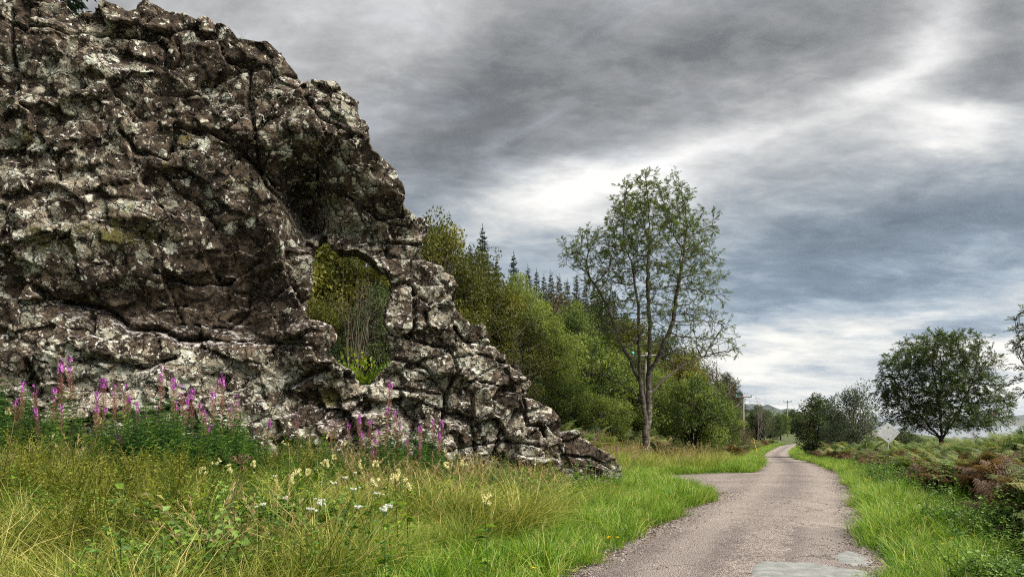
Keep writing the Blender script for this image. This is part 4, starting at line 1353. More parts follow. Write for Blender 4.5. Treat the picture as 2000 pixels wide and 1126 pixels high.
# ------------------------------------------------------------------ poles, wires, stake, sign
def simple_mat(name, c1, c2, scale, rough=0.7, stretch=(1, 1, 1), bstr=0.3):
    m, t = new_mat(name)
    co = t.n('ShaderNodeTexCoord').outputs['Object']
    mp_ = t.n('ShaderNodeMapping', ins={'Vector': co, 'Scale': stretch})
    n_ = t.noise(mp_.outputs[0], scale, 5, 0.65)
    finish(t, t.mix(t.smooth(n_, 0.35, 0.65), c1, c2), rough, n_, bstr, 0.01)
    return m


M['polewood'] = simple_mat('weathered_pole_wood', (0.16, 0.14, 0.12), (0.32, 0.29, 0.25), 10, 0.85, (1, 1, 0.08))
M['ceramic'] = simple_mat('teal_insulator', (0.05, 0.35, 0.33), (0.10, 0.50, 0.46), 5, 0.3)
M['wire'] = simple_mat('dark_wire', (0.03, 0.03, 0.03), (0.05, 0.05, 0.05), 5)
M['signback'] = simple_mat('dull_white_sign_back', (0.58, 0.59, 0.57), (0.74, 0.74, 0.71), 7, 0.55)
M['galv'] = simple_mat('galvanised_steel', (0.22, 0.23, 0.23), (0.34, 0.34, 0.34), 12, 0.5)
M['paint'] = simple_mat('yellow_stake_paint', (0.42, 0.27, 0.03), (0.55, 0.36, 0.05), 8)
tips = []
for px, top, Y, arm, lab in [(1262, 688, 50, 2.0, 'telegraph pole with teal insulators standing behind the tall ash'),
                             (1452, 771, 98, 2.1, 'pale telegraph pole with cross arm left of the road bend'),
                             (1538, 782, 172, 1.9, 'farther telegraph pole with T-shaped arm beyond the bend'),
                             (1400, 712, 150, 0.0, 'thin pole without arm on the brow of the wooded slope')]:
    X = (px - 1000) / F * Y
    g = gpt(X, Y)
    H = EYE + (HOR - top) / F * Y - g.z
    o = empty('telegraph_pole', g)
    tag(o, lab, 'pole', 'telegraph poles')
    mb = MB(); tube(mb, [[0, 0, -0.5], [0, 0, H * 0.5], [0, 0, H]], [0.15, 0.13, 0.105], 10)
    mb.obj('post', M['polewood'], o, True)
    if arm:
        ang = R(-18)
        dx, dy = math.cos(ang), math.sin(ang)
        mb = MB()
        ca_ = np.array([dx, dy, 0]) * arm / 2
        z_ = H - 0.25
        frusta(mb, [[-ca_[0], -ca_[1] - 0.12, z_]], [[ca_[0], ca_[1] - 0.12, z_]], 0.075, 0.075, 4)
        ao = mb.obj('cross_arm', M['polewood'], o)
        for s in (-0.95, 0.95) if arm > 1.95 else (-0.95, 0.0, 0.95):
            mb = MB()
            bx_, by_ = ca_[0] * s, ca_[1] * s - 0.12
            tube(mb, [[bx_, by_, z_ + .05], [bx_, by_, z_ + .12], [bx_, by_, z_ + .14], [bx_, by_, z_ + .22], [bx_, by_, z_ + .25], [bx_, by_, z_ + .32]], [0.03, 0.03, 0.10, 0.11, 0.07, 0.06], 8)
            mb.obj('insulator', M['ceramic'], ao, True)
        tips.append([g + Vector((ca_[0] * s, ca_[1] * s - 0.12, z_ + 0.3)) for s in (-0.95, 0.95)])
for i in range(len(tips) - 1):
    for k, nm in ((0, 'left'), (1, 'right')):
        a, b_ = np.array(tips[i][k]), np.array(tips[i + 1][k])
        ts = np.linspace(0, 1, 14)
        pts = a + (b_ - a) * ts[:, None] - np.array([0, 0, 1]) * (1.1 * 4 * ts * (1 - ts))[:, None]
        mb = MB(); tube(mb, pts, 0.012, 4)
        tag(mb.obj('overhead_wire', M['wire']), 'thin %s overhead wire %s telegraph poles' % (nm, ['between the ash tree and cross-arm', 'between the middle and farther'][i]), 'wire', 'overhead wires')

X = (1480 - 1000) / F * 75
g = gpt(X, 75)
mb = MB()
frusta(mb, [[0, 0, -0.1]], [[-0.45, 0.05, 1.75]], 0.055, 0.05, 4)
st = mb.obj('marker_stake', M['paint']); st.location = g
tag(st, 'leaning yellow marker stake in the verge below the telegraph pole', 'stake')

Y = 33.0
X = (1735 - 1000) / F * Y
g = gpt(X, Y)
cz = EYE + (HOR - 845) / F * Y - g.z
o = empty('road_sign', g, R(-6))
tag(o, 'diamond-shaped road sign seen from behind above the bracken', 'sign')
mb = MB(); tube(mb, [[0, 0.06, -0.4], [0, 0.06, cz - 0.05]], [0.035, 0.035], 10); mb.obj('post', M['galv'], o, True)
hw = 0.53
mb = MB()
ang_ = R(4)
ring = np.array([[math.cos(k * math.pi / 2 + ang_) * hw, 0, math.sin(k * math.pi / 2 + ang_) * hw * 0.95] for k in range(4)])
rc = []
for k in range(4):   # rounded corners
    p, a, b_ = ring[k], ring[k - 1], ring[(k + 1) % 4]
    rc += [p + (a - p) * 0.07, p + (a - p) * 0.02 + (b_ - p) * 0.02, p + (b_ - p) * 0.07]
rc = np.array(rc)
n = len(rc)
V = np.concatenate([rc, rc + [0, 0.014, 0], rc * 0.93 + [0, -0.003, 0]]) + [0, 0, cz]
i = np.arange(n); j = (i + 1) % n
mb.add(V, [np.stack([i, j, j + n, i + n], 1), np.arange(n, 2 * n)[None], np.stack([j, i, i + 2 * n, j + 2 * n], 1), np.arange(2 * n, 3 * n)[None, ::-1]])
pl = mb.obj('sign_plate', M['signback'], o)
for dz in (0.26, -0.26):
    mb = MB(); tube(mb, [[0, -0.02, cz + dz], [0, 0.05, cz + dz]], [0.028, 0.028], 8); mb.obj('bolt', M['wire'], pl)

# ------------------------------------------------------------------ plants that carpet the ground (scattered clumps)
def grass_clump(r, n, h, spread, wid, lean, mat, tint=(0.5, 0.2), curl=0.5, name='clump'):
    mb = MB()
    a = r.uniform(0, 6.283, n); q = spread * np.sqrt(r.uniform(0, 1, n))
    base = np.column_stack([q * np.cos(a), q * np.sin(a), np.full(n, -0.03)])
    az = a + r.normal(0, 0.9, n)
    d = np.column_stack([np.cos(az), np.sin(az), 0 * az])
    H = h * r.uniform(0.45, 1.15, n)
    ln = lean * r.uniform(0.2, 1.3, n)
    side = np.column_stack([-np.sin(az), np.cos(az), 0 * az])
    tw = r.uniform(-0.9, 0.9, n)
    side = norm(side * np.cos(tw)[:, None] + d * np.sin(tw)[:, None])
    K = [0, 0.35, 0.7, 1.0]
    rows = []
    for k in K:
        p = base + np.array([0, 0, 1.0]) * (H * (k - curl * ln * k ** 3 * 0.6))[:, None] + d * (H * ln * k ** 1.8)[:, None]
        w_ = wid * (1 - 0.85 * k) * (0.8 if k == 0 else 1)
        rows += [p - side * w_, p + side * w_]
    V = np.stack(rows, 1)
    b0 = (np.arange(n) * 8)[:, None]
    f = np.concatenate([np.array([[0, 1, 3, 2]]) + b0, np.array([[2, 3, 5, 4]]) + b0, np.array([[4, 5, 7, 6]]) + b0])
    tn = np.clip(r.normal(tint[0], tint[1], n), 0, 1)
    tt = np.repeat(tn[:, None], 8, 1) * 1.0
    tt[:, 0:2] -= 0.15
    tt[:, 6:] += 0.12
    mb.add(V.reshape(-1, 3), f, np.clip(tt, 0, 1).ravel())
    return mb.mesh(name, M[mat])


def seed_grass(r, n=9, h=0.95):
    """tall flowering grass: bent straw stalks with a loose plume"""
    mb = MB()
    for _ in range(n):
        a = r.uniform(0, 6.28); H = h * r.uniform(0.7, 1.15); ln = r.uniform(0.1, 0.55)
        d = np.array([math.cos(a), math.sin(a), 0])
        b0 = np.array([r.normal(0, 0.07), r.normal(0, 0.07), -0.03])
        ts = np.linspace(0, 1, 6)
        pts = b0 + np.array([0, 0, 1.0]) * (H * (ts - 0.18 * ln * ts ** 3))[:, None] + d * (H * ln * ts ** 2.2)[:, None]
        tn = r.uniform(0.25, 0.8)
        tube(mb, pts, np.linspace(0.0028, 0.0015, 6), 3, tn)
        m = 26
        t_ = r.uniform(0.76, 1.02, m)
        bp = np.column_stack([np.interp(np.minimum(t_, 1), ts, pts[:, j]) for j in range(3)])
        dd = norm(norm(pts[-1:] - pts[-2:-1]) + 0.55 * rdir(m, r))
        leaves(mb, bp, dd, rdir(m, r), r.uniform(0.03, 0.07, m), 0.004, np.clip(tn + r.normal(0.1, 0.15, m), 0, 1))
    return mb.mesh('seed_grass', M['straw'])


def leafy_clump(r, nst, h, per, L, W, mat, lean=0.35, whorl=False, tint=0.5, up=0.25):
    mb = MB()
    for _ in range(nst):
        a = r.uniform(0, 6.28); H = h * r.uniform(0.6, 1.1); ln = lean * r.uniform(0, 1)
        d = np.array([math.cos(a), math.sin(a), 0])
        b0 = np.array([r.normal(0, 0.10), r.normal(0, 0.10), -0.03])
        ts = np.linspace(0, 1, 5)
        pts = b0 + np.array([0, 0, 1.0]) * (H * ts)[:, None] + d * (H * ln * ts ** 1.6)[:, None]
        tube(mb, pts, np.linspace(0.006, 0.002, 5), 3, 0.2)
        m = per
        t_ = np.sort(r.uniform(0.12, 1.0, m))
        bp = np.column_stack([np.interp(t_, ts, pts[:, j]) for j in range(3)])
        az = np.arange(m) * 2.4 + r.normal(0, 0.3, m)
        dd = np.column_stack([np.cos(az), np.sin(az), np.full(m, up) + r.normal(0, 0.2, m)])
        sz = (1.15 - 0.7 * t_) * r.uniform(0.75, 1.2, m)
        leaves(mb, bp, dd, np.array([0, 0, 1.0]) + 0.35 * rdir(m, r), L * sz, W * sz, np.clip(r.normal(tint, 0.17, m) + 0.2 * (t_ - 0.5), 0, 1), droop=0.3)
    return mb.mesh('herb', M[mat])


def bracken_plant(r, nf, L, mat, tint=0.5, stalk=0.35):
    """arching fronds, twice divided"""
    mb = MB()
    for k in range(nf):
        a = k * 6.283 / nf + r.normal(0, 0.4)
        d = np.array([math.cos(a), math.sin(a), 0]); s = np.array([-math.sin(a), math.cos(a), 0])
        Lf = L * r.uniform(0.75, 1.15); lean = r.uniform(0.45, 0.95)
        ts = np.linspace(0, 1, 9)
        pts = np.array([0, 0, -0.05]) + d * (Lf * lean * ts ** 1.5)[:, None] + np.array([0, 0, 1.0]) * (Lf * (1.05 * ts - 0.62 * lean * ts ** 2.4))[:, None]
        tube(mb, pts, np.linspace(0.006, 0.0015, 9), 3, tint * 0.6)
        tn = np.clip(r.normal(tint, 0.15), 0, 1)
        npn = 13
        for i in range(npn):
            t_ = stalk + (1 - stalk) * i / npn
            b0 = np.array([np.interp(t_, ts, pts[:, j]) for j in range(3)])
            fd = norm((np.array([np.interp(min(1, t_ + .05), ts, pts[:, j]) for j in range(3)]) - b0)[None])[0]
            pl_ = Lf * 0.34 * (1 - i / npn) ** 0.75 + 0.02
            for sg in (-1, 1):
                pd = norm((s * sg + fd * 0.45 + np.array([0, 0, -0.18]) + 0.1 * r.normal(size=3))[None])[0]
                m = 6
                u_ = (np.arange(m) + 0.6) / m
                pb = b0 + pd * (pl_ * u_)[:, None] - np.array([0, 0, 1.0]) * (0.18 * pl_ * u_ ** 2)[:, None]
                pn = norm(np.cross(pd, fd)[None] * sg + 0.2 * rdir(m, r))
                ql = pl_ * 0.30 * (1.1 - u_ * 0.85)
                for s2 in (-1, 1):
                    leaves(mb, pb, pd * 0.45 + fd * s2 * 0.9, pn, ql, ql * 0.26 + 0.003, np.clip(tn + r.normal(0, 0.08, m), 0, 1), droop=0.1)
                leaves(mb, pb[-1:], [pd], pn[-1:], pl_ * 0.2, pl_ * 0.03, tn)
    return mb.mesh('bracken', M[mat])


rp = np.random.default_rng(99)


def proto(name, meshes):
    col = bpy.data.collections.new(name)
    for k, me in enumerate(meshes):
        col.objects.link(bpy.data.objects.new('%s_clump' % name, me))
    return col, len(meshes)


PROTO = {
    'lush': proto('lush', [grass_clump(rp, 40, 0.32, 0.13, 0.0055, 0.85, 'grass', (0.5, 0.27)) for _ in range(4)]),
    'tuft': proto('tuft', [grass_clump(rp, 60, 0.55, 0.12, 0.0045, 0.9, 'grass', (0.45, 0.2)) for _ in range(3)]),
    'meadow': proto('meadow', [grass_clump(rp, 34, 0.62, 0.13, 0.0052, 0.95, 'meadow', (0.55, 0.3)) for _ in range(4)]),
    'straw': proto('straw', [seed_grass(rp) for _ in range(4)] + [grass_clump(rp, 30, 0.65, 0.10, 0.003, 1.0, 'straw', (0.5, 0.25))]),
    'herb': proto('herb', [leafy_clump(rp, 6, 0.50, 16, 0.085, 0.028, 'herb', 0.6) for _ in range(3)] + [leafy_clump(rp, 5, 0.45, 9, 0.12, 0.05, 'herb', 0.8, tint=0.55) for _ in range(2)]),
    'ygreen': proto('ygreen', [leafy_clump(rp, 6, 0.75, 34, 0.055, 0.012, 'ygreen', 0.5) for _ in range(3)] + [leafy_clump(rp, 5, 0.6, 20, 0.085, 0.022, 'ygreen', 0.5)]),
    'wild': proto('wild', [leafy_clump(rp, 5, 1.05, 46, 0.125, 0.014, 'willowherb', 0.16, up=0.35) for _ in range(4)]),
    'bracken': proto('bracken', [bracken_plant(rp, 6, 1.05, 'bracken') for _ in range(3)]),
    'rust': proto('rust', [bracken_plant(rp, 6, 0.95, 'rust') for _ in range(3)]),
    'bramble': proto('bramble', [leafy_clump(rp, 5, 0.55, 14, 0.085, 0.036, 'willowherb', 1.1, tint=0.75) for _ in range(3)]),
}


def gn_tree(col):
    ng = bpy.data.node_groups.new('scatter_' + col.name, 'GeometryNodeTree')
    ng.interface.new_socket('Geometry', in_out='INPUT', socket_type='NodeSocketGeometry')
    ng.interface.new_socket('Geometry', in_out='OUTPUT', socket_type='NodeSocketGeometry')
    nn, L = ng.nodes, ng.links
    gi, go = nn.new('NodeGroupInput'), nn.new('NodeGroupOutput')
    ci = nn.new('GeometryNodeCollectionInfo'); ci.inputs['Collection'].default_value = col
    ci.inputs['Separate Children'].default_value = True; ci.inputs['Reset Children'].default_value = True
    ip = nn.new('GeometryNodeInstanceOnPoints'); ip.inputs['Pick Instance'].default_value = True

    def attr(name, typ):
        a = nn.new('GeometryNodeInputNamedAttribute'); a.data_type = typ; a.inputs['Name'].default_value = name
        return a.outputs['Attribute']
    er = nn.new('FunctionNodeEulerToRotation')
    L.new(attr('rot', 'FLOAT_VECTOR'), er.inputs[0])
    L.new(gi.outputs[0], ip.inputs['Points']); L.new(ci.outputs[0], ip.inputs['Instance'])
    L.new(er.outputs[0], ip.inputs['Rotation']); L.new(attr('scl', 'FLOAT_VECTOR'), ip.inputs['Scale']); L.new(attr('idx', 'INT'), ip.inputs['Instance Index'])
    L.new(ip.outputs[0], go.inputs[0])
    return ng


def scatter(name, key, X, Y, smin, smax, label, cat, tilt=0.12, zs=1.0, sink=0.0, mod=None):
    col, k = PROTO[key]
    n = len(X)
    me = bpy.data.meshes.new(name)
    me.vertices.add(n)
    Z = ground(X, Y) - sink
    me.vertices.foreach_set('co', np.column_stack([X, Y, Z]).astype(np.float32).ravel())
    rot = np.column_stack([rp.normal(0, tilt, n), rp.normal(0, tilt, n), rp.uniform(0, 6.283, n)])
    s = rp.uniform(smin, smax, n) * np.clip(1 + 0.45 * vnoise(X * 0.8, Y * 0.8, 0, 70 + len(name)) + 0.25 * vnoise(X * 2.4, Y * 2.4, 0, 71), 0.5, 1.35) * np.interp(Y, [3, 6.5], [0.6, 1.0])
    if callable(mod):
        s = s * mod(X, Y)
    scl = np.column_stack([s, s, s * zs])
    me.attributes.new('rot', 'FLOAT_VECTOR', 'POINT').data.foreach_set('vector', rot.astype(np.float32).ravel())
    me.attributes.new('scl', 'FLOAT_VECTOR', 'POINT').data.foreach_set('vector', scl.astype(np.float32).ravel())
    me.attributes.new('idx', 'INT', 'POINT').data.foreach_set('value', rp.integers(0, k, n).astype(np.int32))
    o = link(bpy.data.objects.new(name, me))
    md = o.modifiers.new('scatter', 'NODES'); md.node_group = gn_tree(col)
    tag(o, label, cat, kind='stuff')
    return o


def sample(n, y0, y1, o0, o1, keep, ybias=1.0):
    """random ground points by distance and offset from the road"""
    Y = y0 + (y1 - y0) * rp.uniform(0, 1, n) ** ybias
    O = rp.uniform(o0, o1, n)
    X = road_x(Y) - O * skew(Y)
    u = 1000 + F * X / np.maximum(Y, 0.5)
    ok = (Y > 2.5) & (u > -250) & (u < 2250)
    X, Y, O = X[ok], Y[ok], O[ok]
    side = np.where(O > 0, O - half_left(Y), -O - half_right(Y))
    # inside the rock nothing grows
    s = (X - P0[0]) * ES[0] + (Y - P0[1]) * ES[1]; tt = (X - P0[0]) * EN[0] + (Y - P0[1]) * EN[1]
    rockm = (s < SLEN + 1.3) & (tt < 0.25 - 0.35 * (s > SLEN)) & (tt > -2.7)
    k = keep(X, Y, O, side, s, tt) & ~rockm & (side > -0.04 + 0.22 * vnoise(X * 1.9, Y * 1.9, 0, 91))
    return X[k], Y[k]


nz2 = lambda X, Y, f, sd_: vnoise(X * f, Y * f, 0.0, sd_)
front = lambda s, tt: (tt > 0.0) & (s < SLEN + 2)
EDGE = lambda Y: np.interp(Y, [7, 10, 16, 25, 40], [2.5, 2.3, 2.1, 1.5, 1.4]) + 0.3 * np.sin(Y * 0.61) + 0.2 * np.sin(Y * 1.43 + 1)

# lush short grass along both verges
x1, y1 = sample(30000, 3, 34, -5, 8.5, lambda X, Y, O, sd_, s, tt: ((O < 0) & (sd_ < EDGE(Y) - 0.9 + 0.5 * nz2(X, Y, 1.3, 4))) | ((O > 0) & (sd_ < np.where((s > 9) & (tt < 4), 7.0, 2.2) + 0.9 * nz2(X, Y, 0.7, 5))), 1.25)
scatter('verge_grass', 'lush', x1, y1, 0.55, 1.15, 'short bright green grass of the road verges', 'grass')
x1, y1 = sample(1500, 3, 30, -5, 9, lambda X, Y, O, sd_, s, tt: (sd_ > 0.4) & (((O < 0) & (sd_ < EDGE(Y) - 0.5)) | ((O > 0) & (sd_ < 4.0))) & (nz2(X, Y, 0.9, 9) > 0.05), 1.2)
scatter('grass_tufts', 'tuft', x1, y1, 0.5, 1.0, 'longer green grass tufts on the road verges', 'grass')
x1, y1 = sample(16000, 34, 125, -5, 5.0, lambda X, Y, O, sd_, s, tt: sd_ < 1.9 + 0.5 * nz2(X, Y, 0.4, 14), 1.3)
scatter('verge_grass', 'lush', x1, y1, 0.9, 1.8, 'distant bright green grass strips beside the bending road', 'grass', zs=0.7)
# rough meadow before the rock
x1, y1 = sample(22000, 3, 19, 2, 22, lambda X, Y, O, sd_, s, tt: (sd_ > 1.3) & (tt > 0) & ~((s > 9.3) & (tt < 3.2)) & (nz2(X, Y, 0.55, 15) + nz2(X, Y, 2.0, 16) * 0.5 > -0.65), 1.0)
scatter('meadow_grass', 'meadow', x1, y1, 0.6, 1.25, 'rough yellow green meadow grass in front of the rock', 'grass', 0.2)
x1, y1 = sample(6000, 3, 18, 2.5, 22, lambda X, Y, O, sd_, s, tt: (sd_ > 1.8) & (tt > 0.4) & (nz2(X, Y, 0.45, 17) + 0.4 * nz2(X, Y, 1.5, 18) > 0.16), 1.0)
scatter('dry_grass', 'straw', x1, y1, 0.55, 1.0, 'dry straw coloured seeding grass in the meadow', 'grass', 0.2)
x1, y1 = sample(21000, 3, 19, 2.5, 22, lambda X, Y, O, sd_, s, tt: (sd_ > 1.9) & (tt > 0) & ~((s > 9.6) & (tt < 2.5)) & (nz2(X, Y, 0.6, 25) + 0.6 * nz2(X, Y, 1.8, 26) > -0.06), 1.0)
scatter('meadow_herbs', 'herb', x1, y1, 0.6, 1.35, 'broad-leaved green herbs in the meadow before the rock', 'herbs', 0.2)
x1, y1 = sample(8000, 3, 18, 4, 22, lambda X, Y, O, sd_, s, tt: (sd_ > 3.0) & (tt > 0.3) & (nz2(X, Y, 0.5, 35) + 0.6 * nz2(X, Y, 1.6, 36) > 0.22), 1.0)
scatter('yellow_herbs', 'ygreen', x1, y1, 0.7, 1.4, 'yellow green feathery herbs in the meadow before the rock', 'herbs', 0.15)
x1, y1 = sample(9000, 9, 19, 4, 24, lambda X, Y, O, sd_, s, tt: (tt > 0.15) & (tt < 2.9 + 0.8 * nz2(X, Y, 0.5, 45) - 0.16 * np.maximum(s - 5.5, 0)) & (s < 9.2) & (nz2(X, Y, 0.9, 46) > -0.3), 1.0)
scatter('willowherb_leaves', 'wild', x1, y1, 0.85, 1.45, 'dark green leafy willowherb stems along the foot of the rock', 'herbs', 0.08, mod=lambda X, Y: np.interp(X, [-11, -7, -5, 0], [1.15, 1.05, 0.85, 0.75]))
x1, y1 = sample(5200, 3.5, 17, 2.5, 22, lambda X, Y, O, sd_, s, tt: (sd_ > 2.0) & (tt > 0.5) & (nz2(X, Y, 0.5, 75) + 0.6 * nz2(X, Y, 1.3, 76) > 0.16), 1.0)
scatter('bramble', 'bramble', x1, y1, 0.7, 1.3, 'dark leafy brambles in patches of the meadow', 'bramble', 0.2)
x1, y1 = sample(2600, 4, 17, 4, 22, lambda X, Y, O, sd_, s, tt: (sd_ > 3.0) & (tt > 1.5) & (nz2(X, Y, 0.6, 85) + 0.6 * nz2(X, Y, 1.6, 86) > 0.25), 1.0)
scatter('young_willowherb', 'wild', x1, y1, 0.45, 0.8, 'dark green young willowherb stems scattered in the meadow', 'herbs', 0.12)
# behind the rock and left of the road: grass and bracken
x1, y1 = sample(9000, 18, 60, 2, 20, lambda X, Y, O, sd_, s, tt: (tt < -2.0) & (sd_ > 1.2) & (sd_ < 9 + 2 * nz2(X, Y, 0.3, 50)), 1.2)
scatter('rough_grass', 'meadow', x1, y1, 0.7, 1.2, 'rough grass around the foot of the tall ash', 'grass', 0.2)
x1, y1 = sample(1600, 18, 40, 2, 16, lambda X, Y, O, sd_, s, tt: (tt < -1.5) & (sd_ > 1.8) & (nz2(X, Y, 0.4, 53) > -0.1), 1.1)
scatter('dry_grass', 'straw', x1, y1, 0.7, 1.1, 'dry pale grass between the boulder and the ash', 'grass', 0.2)
x1, y1 = sample(5200, 24, 130, 3, 34, lambda X, Y, O, sd_, s, tt: (sd_ > np.where(Y > 42, 1.9, 7.0)) & (nz2(X, Y, 0.15, 55) > -0.5), 1.3)
scatter('bracken', 'bracken', x1, y1, 0.8, 1.5, 'green bracken at the foot of the wooded slope', 'bracken', 0.15)
x1, y1 = sample(1500, 45, 130, 3, 12, lambda X, Y, O, sd_, s, tt: (sd_ > 1.8) & (nz2(X, Y, 0.15, 57) > 0.0), 1.3)
scatter('brown_bracken', 'rust', x1, y1, 0.8, 1.5, 'brown bracken on the left bank near the road bend', 'bracken', 0.15)
# the bracken bank on the right
x1, y1 = sample(40000, 5, 60, -16, -2.5, lambda X, Y, O, sd_, s, tt: (sd_ > EDGE(Y) + 0.1) & (nz2(X, Y, 0.35, 61) + 0.5 * nz2(X, Y, 1.2, 63) > -0.38 + 0.2 * (sd_ < EDGE(Y) + 0.6)), 1.35)
scatter('bracken', 'bracken', x1, y1, 0.85, 1.35, 'green bracken covering the bank right of the road', 'bracken', 0.15, mod=lambda X, Y: np.interp(Y, [10, 18, 30, 60], [0.78, 0.74, 0.58, 0.62]))
x1, y1 = sample(14000, 5, 60, -13, -2.5, lambda X, Y, O, sd_, s, tt: (sd_ > EDGE(Y) - 0.25) & (nz2(X, Y, 0.35, 61) + 0.4 * nz2(X, Y, 1.2, 64) < np.where(sd_ < EDGE(Y) + 1.5, 0.32, 0.02)), 1.35)
scatter('rusty_bracken', 'rust', x1, y1, 0.8, 1.3, 'rust brown dying bracken along the front of the bank', 'bracken', 0.3, mod=lambda X, Y: np.interp(Y, [10, 18, 30, 60], [0.75, 0.72, 0.58, 0.62]))
x1, y1 = sample(6500, 4, 26, -8, -2, lambda X, Y, O, sd_, s, tt: (sd_ > EDGE(Y) - 1.5) & (sd_ < EDGE(Y) + 1.2) & (nz2(X, Y, 0.9, 65) > -0.25), 1.2)
scatter('bramble', 'bramble', x1, y1, 0.5, 1.0, 'low bramble between the grass verge and the bracken', 'bramble', 0.25)
x1, y1 = sample(5000, 50, 150, -30, -2.5, lambda X, Y, O, sd_, s, tt: sd_ > 2.0, 1.3)
scatter('far_bracken', 'bracken', x1, y1, 0.9, 1.5, 'distant bracken on the shore side of the bend', 'bracken', 0.15)

# loose grit and dead leaves along the road edges
def pebble(r):
    mb = MB()
    n = 6
    th = np.arange(n) * 6.283 / n
    rings = [np.column_stack([np.cos(th) * q * r.uniform(.8, 1.2, n), np.sin(th) * q * r.uniform(.8, 1.2, n), np.full(n, z)]) for q, z in ((.8, -.2), (1.0, .15), (.55, .55))]
    i = np.arange(n); j = (i + 1) % n
    mb.add(np.concatenate(rings) * 0.012, [np.stack([i, j, j + n, i + n], 1), np.stack([i + n, j + n, j + 2 * n, i + 2 * n], 1), np.arange(2 * n, 3 * n)[None]], r.uniform(0, 1))
    return mb.mesh('pebble', M['grit'])


M['grit'] = leaf_mat('road_grit', [(0.0, (0.07, 0.055, 0.045)), (0.5, (0.19, 0.155, 0.13)), (1.0, (0.36, 0.31, 0.27))], trans=0.0, rough=0.9, var=0.7)
M['litter'] = leaf_mat('leaf_litter', [(0.0, (0.05, 0.03, 0.018)), (1.0, (0.22, 0.13, 0.06))], trans=0.1, var=0.7)


def litter(r):
    mb = MB(); n = 5
    leaves(mb, r.normal(0, .05, (n, 3)) * [1, 1, 0] + [0, 0, .012], np.column_stack([rdir(n, r)[:, :2], .15 * r.normal(size=n)]), np.array([0, 0, 1.0]) + .4 * rdir(n, r), .035, .010, r.uniform(0, 1, n))
    return mb.mesh('litter', M['litter'])


PROTO['grit'] = proto('grit', [pebble(rp) for _ in range(5)])
PROTO['litter'] = proto('litter', [litter(rp) for _ in range(4)])


def road_sample(n, width):
    Y = 4 + 26 * rp.uniform(0, 1, n) ** 1.5
    left = rp.uniform(size=n) < 0.5
    e_ = np.abs(rp.normal(0, width, n))
    O = np.where(left, half_left(Y) + 0.06 - e_, -(half_right(Y) + 0.06 - e_))
    return road_x(Y) - O * skew(Y), Y


for key, nm, n_, wd_, a_, b_, lab in (('grit', 'road_grit', 6000, 0.30, 0.5, 1.5, 'loose grit along the edges of the road'), ('litter', 'leaf_litter', 900, 0.16, 0.6, 1.4, 'brown dead leaves along the edges of the road')):
    x1, y1 = road_sample(n_, wd_)
    o_ = scatter(nm, key, x1, y1, a_, b_, lab, key, 0.1)
    me_ = o_.data
    co_ = np.empty(len(me_.vertices) * 3, np.float32); me_.vertices.foreach_get('co', co_); co_ = co_.reshape(-1, 3)
    oo = np.abs(off(co_[:, 0].astype(float), co_[:, 1].astype(float)))
    co_[:, 2] = road_z(co_[:, 1]) + 0.035 * (1 - np.minimum(oo / 1.6, 1) ** 2) + 0.012 * vnoise(co_[:, 0] * 0.9, co_[:, 1] * 0.9, 0, 31) + 0.002
    me_.vertices.foreach_set('co', co_.ravel())

# ------------------------------------------------------------------ flowering plants, one by one
rf = np.random.default_rng(41)


def copy_to(protos, name, loc, hscale, rz, label, cat, group, wide=None):
    o = empty(name, loc, rz)
    o.rotation_euler = (float(rf.normal(0, 0.05)), float(rf.normal(0, 0.05)), rz)
    tag(o, label, cat, group)
    for nm, me in protos:
        link(bpy.data.objects.new(nm, me), o)
    o.scale = (wide or max(0.65, hscale * 0.62),) * 2 + (hscale,)
    return o


